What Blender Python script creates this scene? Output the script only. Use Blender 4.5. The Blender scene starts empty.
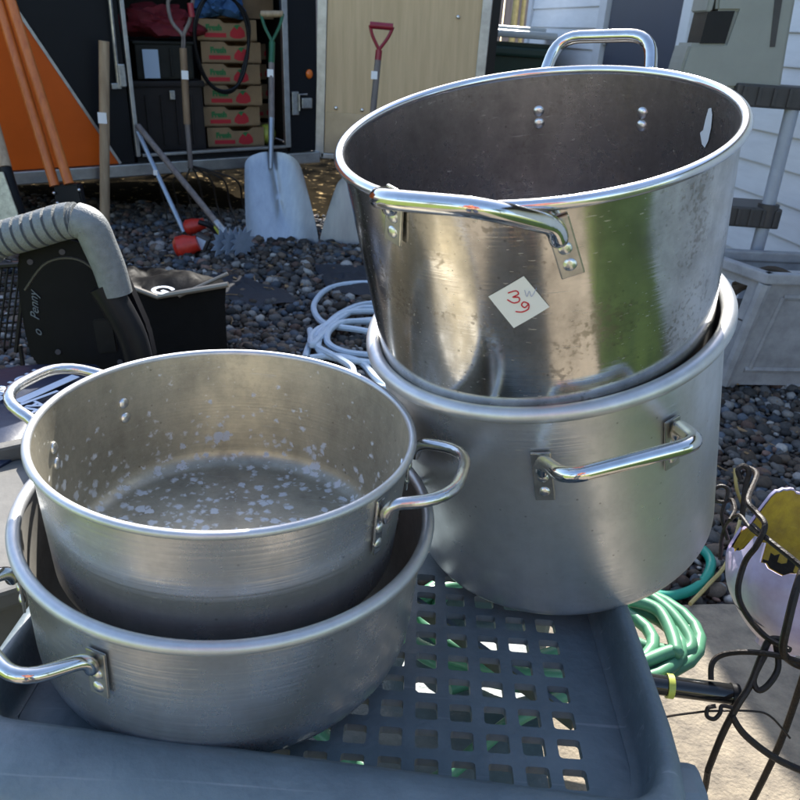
import bpy, bmesh, math, random
import numpy as np
from mathutils import Vector, Matrix, Quaternion, noise
random.seed(7); np.random.seed(7)
PI = math.pi; R = math.radians
S = bpy.context.scene
COL = S.collection

# ------------------------------------------------------------ camera, world, sun, exposure
H = 1.1; FPX = 785.0
M3 = Matrix(((0.99742829, -0.07167149, 0.0), (0.03042518, 0.42341715, -0.90542378), (0.06489308, 0.90309529, 0.42450887)))
CAM = Vector((0, 0, H))
cd = bpy.data.cameras.new('camera'); cam = bpy.data.objects.new('camera', cd); COL.objects.link(cam)
cam.matrix_world = Matrix.Translation(CAM) @ M3.to_4x4()
cd.sensor_width = 36; cd.sensor_fit = 'HORIZONTAL'; cd.lens = 36 * FPX / 800; cd.clip_start = 0.02; cd.clip_end = 600
cd.dof.use_dof = True; cd.dof.focus_distance = 0.95; cd.dof.aperture_fstop = 16
S.camera = cam
SUN_EL, SUN_AZ = R(38), R(5)
w = bpy.data.worlds.new('World'); S.world = w; w.use_nodes = True
nt = w.node_tree; bg = nt.nodes['Background']; sky = nt.nodes.new('ShaderNodeTexSky')
sky.sky_type = 'NISHITA'; sky.sun_disc = False; sky.sun_elevation = SUN_EL; sky.sun_rotation = SUN_AZ
nt.links.new(sky.outputs[0], bg.inputs[0]); bg.inputs[1].default_value = 0.15
sd = bpy.data.lights.new('sun', 'SUN'); sd.energy = 4.6; sd.angle = R(0.53); sd.color = (1, 0.95, 0.87)
sun = bpy.data.objects.new('sun', sd); COL.objects.link(sun)
sdir = Vector((math.sin(SUN_AZ) * math.cos(SUN_EL), math.cos(SUN_AZ) * math.cos(SUN_EL), math.sin(SUN_EL)))
sun.rotation_euler = sdir.to_track_quat('Z', 'Y').to_euler()
S.view_settings.view_transform = 'Standard'; S.view_settings.look = 'None'
S.view_settings.gamma = 1; S.view_settings.exposure = 1.42; S.view_settings.use_curve_mapping = False

# ------------------------------------------------------------ pixel rays -> world points on known surfaces
def ray(px, py):
    return (M3 @ Vector(((px - 400) / FPX, -(py - 400) / FPX, -1))).normalized()
def at(px, py, z):
    r = ray(px, py); return CAM + r * ((z - H) / r.z)
def onpl(px, py, P, n):
    r = ray(px, py); return CAM + r * ((P - CAM).dot(n) / r.dot(n))
def aty(px, py, y):
    r = ray(px, py); return CAM + r * (y / r.y)

# ------------------------------------------------------------ materials
MATS = {}
def mat(name, col, rough=0.5, metal=0.0, noise_amt=0.0, nscale=8, bump=0.0, bscale=60, spec=0.5, col2=None, stretch=(1, 1, 1), detail=6, coat=0, aniso=0, rvar=0, sheen=0):
    m = bpy.data.materials.new(name); m.use_nodes = True; n = m.node_tree; b = n.nodes['Principled BSDF']
    b.inputs['Base Color'].default_value = (*col, 1); b.inputs['Roughness'].default_value = rough; b.inputs['Metallic'].default_value = metal
    b.inputs['Specular IOR Level'].default_value = spec; b.inputs['Coat Weight'].default_value = coat
    tc = n.nodes.new('ShaderNodeTexCoord'); mp = n.nodes.new('ShaderNodeMapping'); mp.inputs['Scale'].default_value = stretch
    n.links.new(tc.outputs['Object'], mp.inputs[0])
    if noise_amt or col2:
        t = n.nodes.new('ShaderNodeTexNoise'); t.inputs['Scale'].default_value = nscale; t.inputs['Detail'].default_value = detail; t.inputs['Roughness'].default_value = .65
        n.links.new(mp.outputs[0], t.inputs['Vector'])
        r = n.nodes.new('ShaderNodeValToRGB'); r.color_ramp.elements[0].position = .34; r.color_ramp.elements[1].position = .66
        c2 = col2 if col2 else tuple(c * (1 - noise_amt) for c in col)
        r.color_ramp.elements[0].color = (*c2, 1); r.color_ramp.elements[1].color = (*col, 1)
        n.links.new(t.outputs[0], r.inputs[0]); n.links.new(r.outputs[0], b.inputs['Base Color'])
        if rvar:
            mr = n.nodes.new('ShaderNodeMapRange'); mr.inputs['From Min'].default_value = .3; mr.inputs['From Max'].default_value = .7
            mr.inputs['To Min'].default_value = rough + rvar; mr.inputs['To Max'].default_value = rough - rvar
            n.links.new(t.outputs[0], mr.inputs[0]); n.links.new(mr.outputs[0], b.inputs['Roughness'])
    if bump:
        t2 = n.nodes.new('ShaderNodeTexNoise'); t2.inputs['Scale'].default_value = bscale; t2.inputs['Detail'].default_value = 5
        n.links.new(mp.outputs[0], t2.inputs['Vector'])
        bp = n.nodes.new('ShaderNodeBump'); bp.inputs['Strength'].default_value = bump; bp.inputs['Distance'].default_value = .004
        n.links.new(t2.outputs[0], bp.inputs['Height']); n.links.new(bp.outputs[0], b.inputs['Normal'])
    if aniso:
        tg = n.nodes.new('ShaderNodeTangent'); tg.direction_type = 'RADIAL'; tg.axis = 'Z'
        b.inputs['Anisotropic'].default_value = aniso; n.links.new(tg.outputs[0], b.inputs['Tangent'])
    MATS[name] = m; return m

def pot_metal(name, col, rough, aniso, grime, zband=0.0, spots=False, scratch=.15, metal=1.0, stain=.10):
    """brushed aluminium / stainless: fine turning lines round the wall, smudges, water marks"""
    m = bpy.data.materials.new(name); m.use_nodes = True; n = m.node_tree; L = n.links.new; N = n.nodes.new
    b = n.nodes['Principled BSDF']; b.inputs['Metallic'].default_value = metal
    tc = N('ShaderNodeTexCoord')
    # turning lines: noise compressed along z
    mp = N('ShaderNodeMapping'); mp.inputs['Scale'].default_value = (2.0, 2.0, 420); L(tc.outputs['Object'], mp.inputs[0])
    t1 = N('ShaderNodeTexNoise'); t1.inputs['Scale'].default_value = 1; t1.inputs['Detail'].default_value = 4; L(mp.outputs[0], t1.inputs['Vector'])
    # smudges
    t2 = N('ShaderNodeTexNoise'); t2.inputs['Scale'].default_value = 14; t2.inputs['Detail'].default_value = 9; t2.inputs['Roughness'].default_value = .72
    L(tc.outputs['Object'], t2.inputs['Vector'])
    mp3 = N('ShaderNodeMapping'); mp3.inputs['Scale'].default_value = (38, 38, 5); L(tc.outputs['Object'], mp3.inputs[0])
    t3 = N('ShaderNodeTexNoise'); t3.inputs['Scale'].default_value = 1; t3.inputs['Detail'].default_value = 6; L(mp3.outputs[0], t3.inputs['Vector'])
    r = N('ShaderNodeValToRGB'); r.color_ramp.elements[0].position = .36; r.color_ramp.elements[1].position = .6
    r.color_ramp.elements[0].color = (*[c * (1 - grime) for c in col], 1); r.color_ramp.elements[1].color = (*col, 1)
    mx = N('ShaderNodeMath'); mx.operation = 'MULTIPLY_ADD'; mx.inputs[1].default_value = .7
    ml = N('ShaderNodeMath'); ml.operation = 'MULTIPLY'; ml.inputs[1].default_value = .3; L(t3.outputs[0], ml.inputs[0])
    L(t2.outputs[0], mx.inputs[0]); L(ml.outputs[0], mx.inputs[2]); L(mx.outputs[0], r.inputs[0])
    # dark pits
    v = N('ShaderNodeTexVoronoi'); v.inputs['Scale'].default_value = 55; v.inputs['Randomness'].default_value = 1; L(tc.outputs['Object'], v.inputs['Vector'])
    vr = N('ShaderNodeMapRange'); vr.inputs['From Min'].default_value = .03; vr.inputs['From Max'].default_value = .09; vr.inputs['To Min'].default_value = .45; vr.inputs['To Max'].default_value = 1
    L(v.outputs['Distance'], vr.inputs[0])
    mc = N('ShaderNodeMix'); mc.data_type = 'RGBA'; mc.blend_type = 'MULTIPLY'; mc.inputs['Factor'].default_value = .8
    L(r.outputs[0], mc.inputs['A']); L(vr.outputs[0], mc.inputs['B'])
    colout = mc.outputs['Result']
    rr = N('ShaderNodeMapRange'); rr.inputs['From Min'].default_value = .3; rr.inputs['From Max'].default_value = .7
    rr.inputs['To Min'].default_value = rough + .14; rr.inputs['To Max'].default_value = max(.05, rough - .06); L(mx.outputs[0], rr.inputs[0])
    rough_out = rr.outputs[0]
    bp = N('ShaderNodeBump'); bp.inputs['Strength'].default_value = scratch; bp.inputs['Distance'].default_value = .0006
    ad = N('ShaderNodeMath'); ad.operation = 'ADD'; tw_ = N('ShaderNodeMath'); tw_.operation = 'MULTIPLY'; tw_.inputs[1].default_value = .35; L(t2.outputs[0], tw_.inputs[0]); L(t1.outputs[0], ad.inputs[0]); L(tw_.outputs[0], ad.inputs[1])
    L(ad.outputs[0], bp.inputs['Height']); L(bp.outputs[0], b.inputs['Normal'])
    tg = N('ShaderNodeTangent'); tg.direction_type = 'RADIAL'; tg.axis = 'Z'
    b.inputs['Anisotropic'].default_value = aniso; L(tg.outputs[0], b.inputs['Tangent'])
    # crossing scratches: long thin ridges of two rotated, stretched noises; they roughen and lighten the metal
    acc = None
    for rot_, sc_ in (((.5, .2, .9), (6, 330, 330)), ((-.7, .4, -.6), (9, 420, 420)), ((.15, .9, .2), (7, 380, 380))):
        mq = N('ShaderNodeMapping'); mq.inputs['Rotation'].default_value = rot_; mq.inputs['Scale'].default_value = sc_; L(tc.outputs['Object'], mq.inputs[0])
        tq = N('ShaderNodeTexNoise'); tq.inputs['Scale'].default_value = 1; tq.inputs['Detail'].default_value = 2; L(mq.outputs[0], tq.inputs['Vector'])
        rq = N('ShaderNodeMapRange'); rq.inputs['From Min'].default_value = .70; rq.inputs['From Max'].default_value = .78; L(tq.outputs[0], rq.inputs[0])
        if acc is None: acc = rq.outputs[0]
        else:
            mxx = N('ShaderNodeMath'); mxx.operation = 'MAXIMUM'; L(acc, mxx.inputs[0]); L(rq.outputs[0], mxx.inputs[1]); acc = mxx.outputs[0]
    sc = N('ShaderNodeMix'); sc.data_type = 'RGBA'; sc.inputs['B'].default_value = (.78, .78, .76, 1); sm_ = N('ShaderNodeMath'); sm_.operation = 'MULTIPLY'; sm_.inputs[1].default_value = .45; L(acc, sm_.inputs[0]); L(sm_.outputs[0], sc.inputs['Factor']); L(colout, sc.inputs['A'])
    colout = sc.outputs['Result']
    ra = N('ShaderNodeMath'); ra.operation = 'MULTIPLY_ADD'; ra.inputs[1].default_value = .3; L(acc, ra.inputs[0]); L(rough_out, ra.inputs[2]); rough_out = ra.outputs[0]
    # brown grey speckled stains gathered in patches
    ts = N('ShaderNodeTexNoise'); ts.inputs['Scale'].default_value = 210; ts.inputs['Detail'].default_value = 6; L(tc.outputs['Object'], ts.inputs['Vector'])
    tp = N('ShaderNodeTexNoise'); tp.inputs['Scale'].default_value = 19; tp.inputs['Detail'].default_value = 4; L(tc.outputs['Object'], tp.inputs['Vector'])
    ml2 = N('ShaderNodeMath'); ml2.operation = 'MULTIPLY'; L(ts.outputs[0], ml2.inputs[0]); L(tp.outputs[0], ml2.inputs[1])
    rs = N('ShaderNodeMapRange'); rs.inputs['From Min'].default_value = .31; rs.inputs['From Max'].default_value = .38; rs.inputs['To Max'].default_value = stain; L(ml2.outputs[0], rs.inputs[0])
    ss = N('ShaderNodeMix'); ss.data_type = 'RGBA'; ss.inputs['B'].default_value = (.16, .13, .09, 1); L(rs.outputs[0], ss.inputs['Factor']); L(colout, ss.inputs['A']); colout = ss.outputs['Result']
    rb = N('ShaderNodeMath'); rb.operation = 'MULTIPLY_ADD'; rb.inputs[1].default_value = .25; L(rs.outputs[0], rb.inputs[0]); L(rough_out, rb.inputs[2]); rough_out = rb.outputs[0]
    if spots:   # chalky mineral residue sitting on the low inner wall and floor
        sv = N('ShaderNodeTexVoronoi'); sv.inputs['Scale'].default_value = 104
        wob = N('ShaderNodeTexNoise'); wob.inputs['Scale'].default_value = 160; wob.inputs['Detail'].default_value = 3
        L(tc.outputs['Object'], wob.inputs['Vector'])
        wm = N('ShaderNodeMix'); wm.data_type = 'RGBA'; wm.blend_type = 'LINEAR_LIGHT'; wm.inputs['Factor'].default_value = .005
        L(tc.outputs['Object'], wm.inputs['A']); L(wob.outputs[1], wm.inputs['B']); L(wm.outputs['Result'], sv.inputs['Vector'])
        dens = N('ShaderNodeTexNoise'); dens.inputs['Scale'].default_value = 16; L(tc.outputs['Object'], dens.inputs['Vector'])
        sx = N('ShaderNodeSeparateXYZ'); L(tc.outputs['Object'], sx.inputs[0])
        zr = N('ShaderNodeMapRange'); zr.inputs['From Min'].default_value = .012; zr.inputs['From Max'].default_value = .105
        zr.inputs['To Min'].default_value = .58; zr.inputs['To Max'].default_value = .24; L(sx.outputs['Z'], zr.inputs[0])
        sep = N('ShaderNodeSeparateColor'); L(sv.outputs['Color'], sep.inputs[0])
        m1 = N('ShaderNodeMath'); m1.operation = 'MULTIPLY'; L(zr.outputs[0], m1.inputs[0]); L(dens.outputs[0], m1.inputs[1])
        m1b = N('ShaderNodeMath'); m1b.operation = 'MULTIPLY'; m1b.inputs[1].default_value = 1.9; L(m1.outputs[0], m1b.inputs[0])
        m2 = N('ShaderNodeMath'); m2.operation = 'MULTIPLY'; L(m1b.outputs[0], m2.inputs[0]); L(sep.outputs[0], m2.inputs[1])
        m2b = N('ShaderNodeMath'); m2b.operation = 'MULTIPLY'; m2b.inputs[1].default_value = 1.3; L(m2.outputs[0], m2b.inputs[0])
        sub = N('ShaderNodeMath'); sub.operation = 'SUBTRACT'; L(m2b.outputs[0], sub.inputs[0]); L(sv.outputs['Distance'], sub.inputs[1])
        st = N('ShaderNodeMapRange'); st.inputs['From Min'].default_value = .0; st.inputs['From Max'].default_value = .27; L(sub.outputs[0], st.inputs[0])
        # only inside the pot
        ln = N('ShaderNodeVectorMath'); ln.operation = 'LENGTH'; cx = N('ShaderNodeCombineXYZ'); L(sx.outputs['X'], cx.inputs[0]); L(sx.outputs['Y'], cx.inputs[1]); L(cx.outputs[0], ln.inputs[0])
        gz = N('ShaderNodeNewGeometry'); 
        dt = N('ShaderNodeVectorMath'); dt.operation = 'DOT_PRODUCT'; L(cx.outputs[0], dt.inputs[0])
        vt = N('ShaderNodeVectorTransform'); vt.vector_type = 'NORMAL'; vt.convert_from = 'WORLD'; vt.convert_to = 'OBJECT'; L(gz.outputs['True Normal'], vt.inputs[0]); L(vt.outputs[0], dt.inputs[1])
        ins = N('ShaderNodeMath'); ins.operation = 'LESS_THAN'; ins.inputs[1].default_value = .02; L(dt.outputs['Value'], ins.inputs[0])
        fc = N('ShaderNodeMath'); fc.operation = 'MULTIPLY'; L(st.outputs[0], fc.inputs[0]); L(ins.outputs[0], fc.inputs[1])
        fm = N('ShaderNodeMath'); fm.operation = 'MULTIPLY'; fm.inputs[1].default_value = 1.0; L(fc.outputs[0], fm.inputs[0])
        cm = N('ShaderNodeMix'); cm.data_type = 'RGBA'; L(fm.outputs[0], cm.inputs['Factor']); L(colout, cm.inputs['A']); cm.inputs['B'].default_value = (.80, .80, .77, 1)
        colout = cm.outputs['Result']
        im = N('ShaderNodeMath'); im.operation = 'SUBTRACT'; im.inputs[0].default_value = 1; L(fm.outputs[0], im.inputs[1]); im2 = N('ShaderNodeMath'); im2.operation = 'MULTIPLY'; im2.inputs[1].default_value = metal; L(im.outputs[0], im2.inputs[0]); L(im2.outputs[0], b.inputs['Metallic'])
    L(colout, b.inputs['Base Color']); L(rough_out, b.inputs['Roughness'])
    return m

steel = pot_metal('polished_stainless', (.66, .635, .59), .085, .5, .5, scratch=.10, metal=.97, stain=.42)
steel_in = pot_metal('dull_stainless_inside', (.54, .52, .52), .25, .6, .55, scratch=.1, metal=.95, stain=.3)
alu = pot_metal('brushed_aluminium', (.70, .71, .72), .29, .65, .2, scratch=.32, metal=.80, stain=.05)
alu_in = pot_metal('aluminium_inside', (.62, .60, .55), .42, .4, .3, scratch=.2, metal=.55)
alu_dark = pot_metal('worn_aluminium', (.62, .635, .66), .25, .65, .26, scratch=.4, metal=.84, stain=.04)
alu_spot = pot_metal('chalky_aluminium', (.53, .49, .39), .46, .3, .4, spots=True, scratch=.3, metal=.72)
alu_out = pot_metal('speckled_pot_outside', (.66, .66, .67), .26, .65, .26, scratch=.35, metal=.80, stain=.04)
rimal = mat('rim_aluminium', (.62, .63, .64), .44, .75, .18, 30, .05, 200)
rimst = mat('rim_steel', (.74, .74, .75), .16, .9, .12, 30)
chrome = mat('handle_chrome', (.74, .73, .71), .10, 1, .25, 26, rvar=.05)
hand_al = mat('handle_aluminium', (.68, .67, .66), .25, 1, .25, 30, .1, 160)
brkt = mat('bracket_steel', (.60, .58, .54), .3, .85, .4, 40)
rivm = mat('rivet_aluminium', (.78, .78, .77), .28, 1, .2, 60, .2, 300)
cartm0 = mat('cart_grey_plastic', (.175, .218, .235), .5, 0, .35, 9, .4, 90, col2=(.115, .148, .165), spec=.45, rvar=.08)
def cart_plastic():
    m = cartm0; n = m.node_tree; L = n.links.new; b = n.nodes['Principled BSDF']; N = n.nodes.new
    src = b.inputs['Base Color'].links[0].from_socket; tc = N('ShaderNodeTexCoord')
    t = N('ShaderNodeTexNoise'); t.inputs['Scale'].default_value = 5; t.inputs['Detail'].default_value = 12; t.inputs['Roughness'].default_value = .75; L(tc.outputs['Object'], t.inputs['Vector'])
    r = N('ShaderNodeMapRange'); r.inputs['From Min'].default_value = .5; r.inputs['From Max'].default_value = .72; r.inputs['To Max'].default_value = .6; L(t.outputs[0], r.inputs[0])
    mp = N('ShaderNodeMapping'); mp.inputs['Rotation'].default_value = (0, 0, .4); mp.inputs['Scale'].default_value = (5, 160, 60); L(tc.outputs['Object'], mp.inputs[0])
    t2 = N('ShaderNodeTexNoise'); t2.inputs['Scale'].default_value = 1; t2.inputs['Detail'].default_value = 4; L(mp.outputs[0], t2.inputs['Vector'])
    r2 = N('ShaderNodeMapRange'); r2.inputs['From Min'].default_value = .64; r2.inputs['From Max'].default_value = .72; r2.inputs['To Max'].default_value = .7; L(t2.outputs[0], r2.inputs[0])
    mx = N('ShaderNodeMath'); mx.operation = 'MAXIMUM'; L(r.outputs[0], mx.inputs[0]); L(r2.outputs[0], mx.inputs[1])
    c = N('ShaderNodeMix'); c.data_type = 'RGBA'; c.inputs['B'].default_value = (.27, .30, .31, 1); L(mx.outputs[0], c.inputs['Factor']); L(src, c.inputs['A']); L(c.outputs['Result'], b.inputs['Base Color'])
    return m
cartm = cart_plastic()
black = mat('black_plastic', (.010, .010, .012), .45, 0, .3, 20, .15, 90, spec=.25)
blackfab = mat('black_fabric', (.005, .005, .006), .8, 0, .4, 20, .35, 220, spec=.15)
blackwall = mat('black_trailer_skin', (.007, .008, .011), .42, 0, .2, 3, spec=.2)
orange = mat('orange_trailer_skin', (.62, .10, .006), .45, 0, .16, 3, .05, 4, spec=.25)
railm = mat('aluminium_rail', (.46, .47, .48), .42, 1, .3, 14, .1, 60)
galv = mat('galvanised_steel', (.45, .46, .46), .4, 1, .4, 40, .1, 90)
scoopm = mat('scoop_aluminium', (.30, .33, .37), .38, .85, .15, 12, .1, 30, col2=(.25, .275, .315), stretch=(3, 3, .5))
plyw = mat('varnished_plywood', (.66, .47, .27), .55, 0, 0, 4, .05, 40, col2=(.55, .385, .215), stretch=(9, 9, .55))
wood = mat('weathered_wood', (.30, .20, .12), .65, 0, 0, 10, .2, 60, col2=(.17, .105, .06), stretch=(5, 5, .6))
woodl = mat('pale_wood', (.42, .31, .20), .6, 0, 0, 10, .15, 60, col2=(.28, .19, .115), stretch=(5, 5, .6))
woodo = mat('orange_varnished_wood', (.62, .17, .03), .4, 0, 0, 10, .1, 60, col2=(.46, .11, .02), stretch=(5, 5, .6))
woodg = mat('grey_wood', (.22, .185, .17), .7, 0, 0, 10, .2, 60, col2=(.12, .10, .095), stretch=(5, 5, .6))
green = mat('green_paint', (.015, .11, .05), .4, 0, .3, 40)
maroon = mat('maroon_plastic', (.28, .012, .03), .38, 0, .2, 30)
red = mat('red_plastic', (.55, .03, .015), .4, 0, .25, 50)
yellowp = mat('yellow_green_plastic', (.48, .52, .08), .45, 0, .25, 50)
bluepole = mat('pale_blue_steel', (.38, .46, .58), .35, .4, .2, 30)
card = mat('cardboard', (.33, .215, .115), .85, 0, .2, 14, .15, 120)
cardd = mat('dark_cardboard', (.19, .12, .065), .85, 0, .3, 14)
dtote = mat('dark_tote_plastic', (.030, .025, .024), .6, 0, .2, 14, spec=.2)
dbin = mat('dark_olive_plastic', (.028, .028, .024), .6, 0, .3, 14, spec=.2)
white = mat('white_paper', (.80, .80, .82), .6)
lblue = mat('pale_blue_label', (.45, .55, .68), .6)
redink = mat('red_marker_ink', (.55, .01, .03), .6)
greyink = mat('faint_blue_ink', (.42, .45, .62), .6)
greenink = mat('green_print', (.03, .17, .05), .7)
redprint = mat('red_print', (.50, .02, .03), .7)
bluecloth = mat('blue_cloth', (.06, .16, .36), .8, 0, .4, 20, .4, 60)
redcloth = mat('dark_red_cloth', (.20, .012, .02), .8, 0, .4, 20, .4, 60)
siding = mat('vinyl_siding', (.78, .79, .81), .48, 0, .10, 5, .12, 90, stretch=(1, 1, 6))
trimm = mat('white_trim', (.72, .73, .76), .45, 0, .08, 8)
doorm = mat('navy_door_paint', (.012, .022, .058), .55, 0, .15, 6)
greyp = mat('grey_green_plastic', (.29, .295, .265), .48, 0, .12, 7, .1, 120)
cratem = mat('pale_grey_plastic', (.40, .40, .41), .55, 0, .35, 12, .15, 60, spec=.3)
tubem = mat('grey_blue_tube', (.36, .39, .45), .45, 0, .15, 20)
darkp = mat('charcoal_plastic', (.055, .05, .05), .5, 0, .3, 14, .15, 90)
hosem = mat('pale_green_hose', (.10, .29, .17), .38, 0, .2, 30)
tealh = mat('teal_hose', (.015, .30, .22), .35, 0, .2, 30)
cordm = mat('pale_blue_cord', (.58, .68, .78), .5, 0, .15, 40)
ironm = mat('black_iron', (.012, .011, .011), .5, 0, .6, 50, .4, 200, col2=(.03, .02, .014), spec=.3)
lav = mat('lavender_glaze', (.70, .64, .84), .35, 0, 0, 9, .1, 30, col2=(.42, .33, .50))
yell = mat('yellow_inside', (.50, .36, .03), .6, 0, 0, 30, .4, 60, col2=(.30, .20, .03))
binm = mat('dark_green_bin_plastic', (.010, .045, .03), .5, 0, .3, 8)
fencem = mat('fence_boards', (.26, .21, .19), .8, 0, 0, 5, .2, 40, col2=(.16, .125, .11), stretch=(8, 8, .5))
bamboo = mat('yellow_cane', (.45, .36, .14), .6, 0, .3, 20)
navy = mat('navy_sack', (.018, .028, .06), .42, 0, .3, 10, .3, 30)
print_w = mat('white_print', (.62, .68, .78), .55)
grip = mat('grey_rubber_grip', (.22, .235, .235), .55, 0, .25, 60, .5, 260)
leafm = mat('leaf_green', (.07, .13, .025), .55, 0, .5, 3)
barkm = mat('bark', (.10, .07, .045), .85, 0, .5, 12, .6, 20)
roofm = mat('roof_shingle', (.06, .055, .05), .85, 0, .4, 20, .4, 30)
tanwall = mat('tan_stucco', (.52, .42, .28), .8, 0, .15, 3, .2, 60)
orangelens = mat('orange_lens', (.75, .16, .02), .2, 0, .1, 30)
glassd = mat('dark_window_glass', (.02, .025, .03), .06, 0, .1, 3)
innerw = mat('dark_trailer_inside', (.018, .014, .012), .7, 0, .3, 6)
tyrem = mat('tyre_rubber', (.02, .02, .02), .7, 0, .3, 20, .3, 60)
fabricm = mat('landscape_fabric', (.018, .024, .036), .7, 0, .4, 12, .5, 60)

# ------------------------------------------------------------ mesh helpers
def setp(o, label=None, cat=None, group=None, kind=None):
    if label: o['label'] = label
    if cat: o['category'] = cat
    if group: o['group'] = group
    if kind: o['kind'] = kind
    return o
XF = {}
def thing(name, label, cat, loc=(0, 0, 0), rot=None, group=None):
    o = bpy.data.objects.new(name, None); COL.objects.link(o); o.location = loc; o.empty_display_size = .05
    q = Quaternion() if rot is None else rot
    o.rotation_mode = 'QUATERNION'; o.rotation_quaternion = q
    XF[o.name] = Matrix.LocRotScale(Vector(loc), q, None)
    return setp(o, label, cat, group)
def obj(name, bm, m, parent=None, smooth=True, world=None, sharp=40):
    """link one mesh; world=root empty when the geometry was laid out in world coordinates"""
    if world is not None: bm.transform(XF[world.name].inverted())
    bmesh.ops.recalc_face_normals(bm, faces=bm.faces[:]) if smooth != 'raw' else None
    me = bpy.data.meshes.new(name); 
    if smooth:
        for f in bm.faces: f.smooth = True
        for e in bm.edges:
            if len(e.link_faces) == 2 and e.calc_face_angle(0) > R(sharp): e.smooth = False
    bm.to_mesh(me); bm.free(); me.materials.append(m)
    o = bpy.data.objects.new(name, me); COL.objects.link(o)
    if parent is not None: o.parent = parent
    return o
def solo(name, bm, m, label, cat, group=None, kind=None, smooth=True, origin=None):
    if origin is None and kind is None:
        zs = [v.co for v in bm.verts]; mn = [min(c[i] for c in zs) for i in range(3)]; mx = [max(c[i] for c in zs) for i in range(3)]
        origin = Vector(((mn[0] + mx[0]) / 2, (mn[1] + mx[1]) / 2, mn[2]))
    if origin is not None: bm.transform(Matrix.Translation(-origin))
    o = obj(name, bm, m, None, smooth)
    if origin is not None: o.location = origin
    return setp(o, label, cat, group, kind)
def B(): return bmesh.new()
def box(bm, c, s, rot=None, bev=0.0):
    t = bmesh.new(); bmesh.ops.create_cube(t, size=1)
    bmesh.ops.scale(t, vec=Vector(s), verts=t.verts)
    if bev: bmesh.ops.bevel(t, geom=t.edges[:], offset=bev, segments=2, profile=.6, affect='EDGES', clamp_overlap=True)
    if rot is not None: bmesh.ops.transform(t, matrix=rot.to_4x4(), verts=t.verts)
    bmesh.ops.translate(t, vec=Vector(c), verts=t.verts)
    merge(bm, t); return bm
def merge(bm, t):
    me = bpy.data.meshes.new('tmp'); t.to_mesh(me); t.free(); bm.from_mesh(me); bpy.data.meshes.remove(me)
def smoothpts(P, n=8, closed=False):
    P = [Vector(p) for p in P]; out = []; N = len(P)
    rng = range(N) if closed else range(N - 1)
    for i in rng:
        p0 = P[(i - 1) % N] if (closed or i > 0) else P[0]; p1 = P[i]; p2 = P[(i + 1) % N]
        p3 = P[(i + 2) % N] if (closed or i + 2 < N) else P[-1]
        for k in range(n):
            t = k / n
            out.append(.5 * ((2 * p1) + (p2 - p0) * t + (2 * p0 - 5 * p1 + 4 * p2 - p3) * t * t + (3 * p1 - p0 - 3 * p2 + p3) * t ** 3))
    if not closed: out.append(P[-1])
    return out
def tube(bm, P, r, seg=12, closed=False, flat=1.0, flatdir=None, caps=True):
    P = [Vector(p) for p in P]; N = len(P)
    rad = r if callable(r) else (lambda t: r)
    T = []
    for i in range(N):
        a = P[(i - 1) % N] if (closed or i > 0) else P[i]; b = P[(i + 1) % N] if (closed or i < N - 1) else P[i]
        d = (b - a); T.append(d.normalized() if d.length > 1e-9 else Vector((0, 0, 1)))
    up = flatdir if flatdir is not None else (Vector((0, 0, 1)) if abs(T[0].z) < .9 else Vector((1, 0, 0)))
    nrm = (up - T[0] * up.dot(T[0])).normalized(); rings = []
    for i in range(N):
        nrm = (nrm - T[i] * nrm.dot(T[i])).normalized(); bn = T[i].cross(nrm)
        rr = rad(i / max(1, N - 1))
        rings.append([bm.verts.new(P[i] + nrm * (rr * flat * math.cos(2 * PI * k / seg)) + bn * (rr * math.sin(2 * PI * k / seg))) for k in range(seg)])
    for i in range(N if closed else N - 1):
        A = rings[i]; C = rings[(i + 1) % N]
        for k in range(seg): bm.faces.new((A[k], A[(k + 1) % seg], C[(k + 1) % seg], C[k]))
    if not closed and caps: bm.faces.new(rings[0][::-1]); bm.faces.new(rings[-1])
    return bm
def lathe(bm, prof, seg=96, closed=True):
    rings = []
    for (r, z) in prof:
        if r < 1e-6: rings.append([bm.verts.new((0, 0, z))])
        else: rings.append([bm.verts.new((r * math.cos(2 * PI * k / seg), r * math.sin(2 * PI * k / seg), z)) for k in range(seg)])
    def br(A, C):
        for k in range(seg):
            k2 = (k + 1) % seg
            if len(A) == 1 and len(C) == 1: return
            if len(A) == 1: bm.faces.new((A[0], C[k2], C[k]))
            elif len(C) == 1: bm.faces.new((A[k], A[k2], C[0]))
            else: bm.faces.new((A[k], A[k2], C[k2], C[k]))
    for i in range(len(rings) - 1): br(rings[i], rings[i + 1])
    return bm
def prism(bm, pts, vec, bev=0):
    """extrude the closed outline pts (Vectors) along vec"""
    t = bmesh.new(); vs = [t.verts.new(p) for p in pts]; f = t.faces.new(vs)
    r = bmesh.ops.extrude_face_region(t, geom=[f]); bmesh.ops.translate(t, vec=Vector(vec), verts=[v for v in r['geom'] if isinstance(v, bmesh.types.BMVert)])
    bmesh.ops.recalc_face_normals(t, faces=t.faces[:])
    if bev: bmesh.ops.bevel(t, geom=[e for e in t.edges], offset=bev, segments=2, affect='EDGES', clamp_overlap=True)
    merge(bm, t); return bm
def sphere(bm, c, r, sub=2, sc=(1, 1, 1)):
    bmesh.ops.create_icosphere(bm, subdivisions=sub, radius=r, matrix=Matrix.Translation(c) @ Matrix.Diagonal((*sc, 1)))
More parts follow.
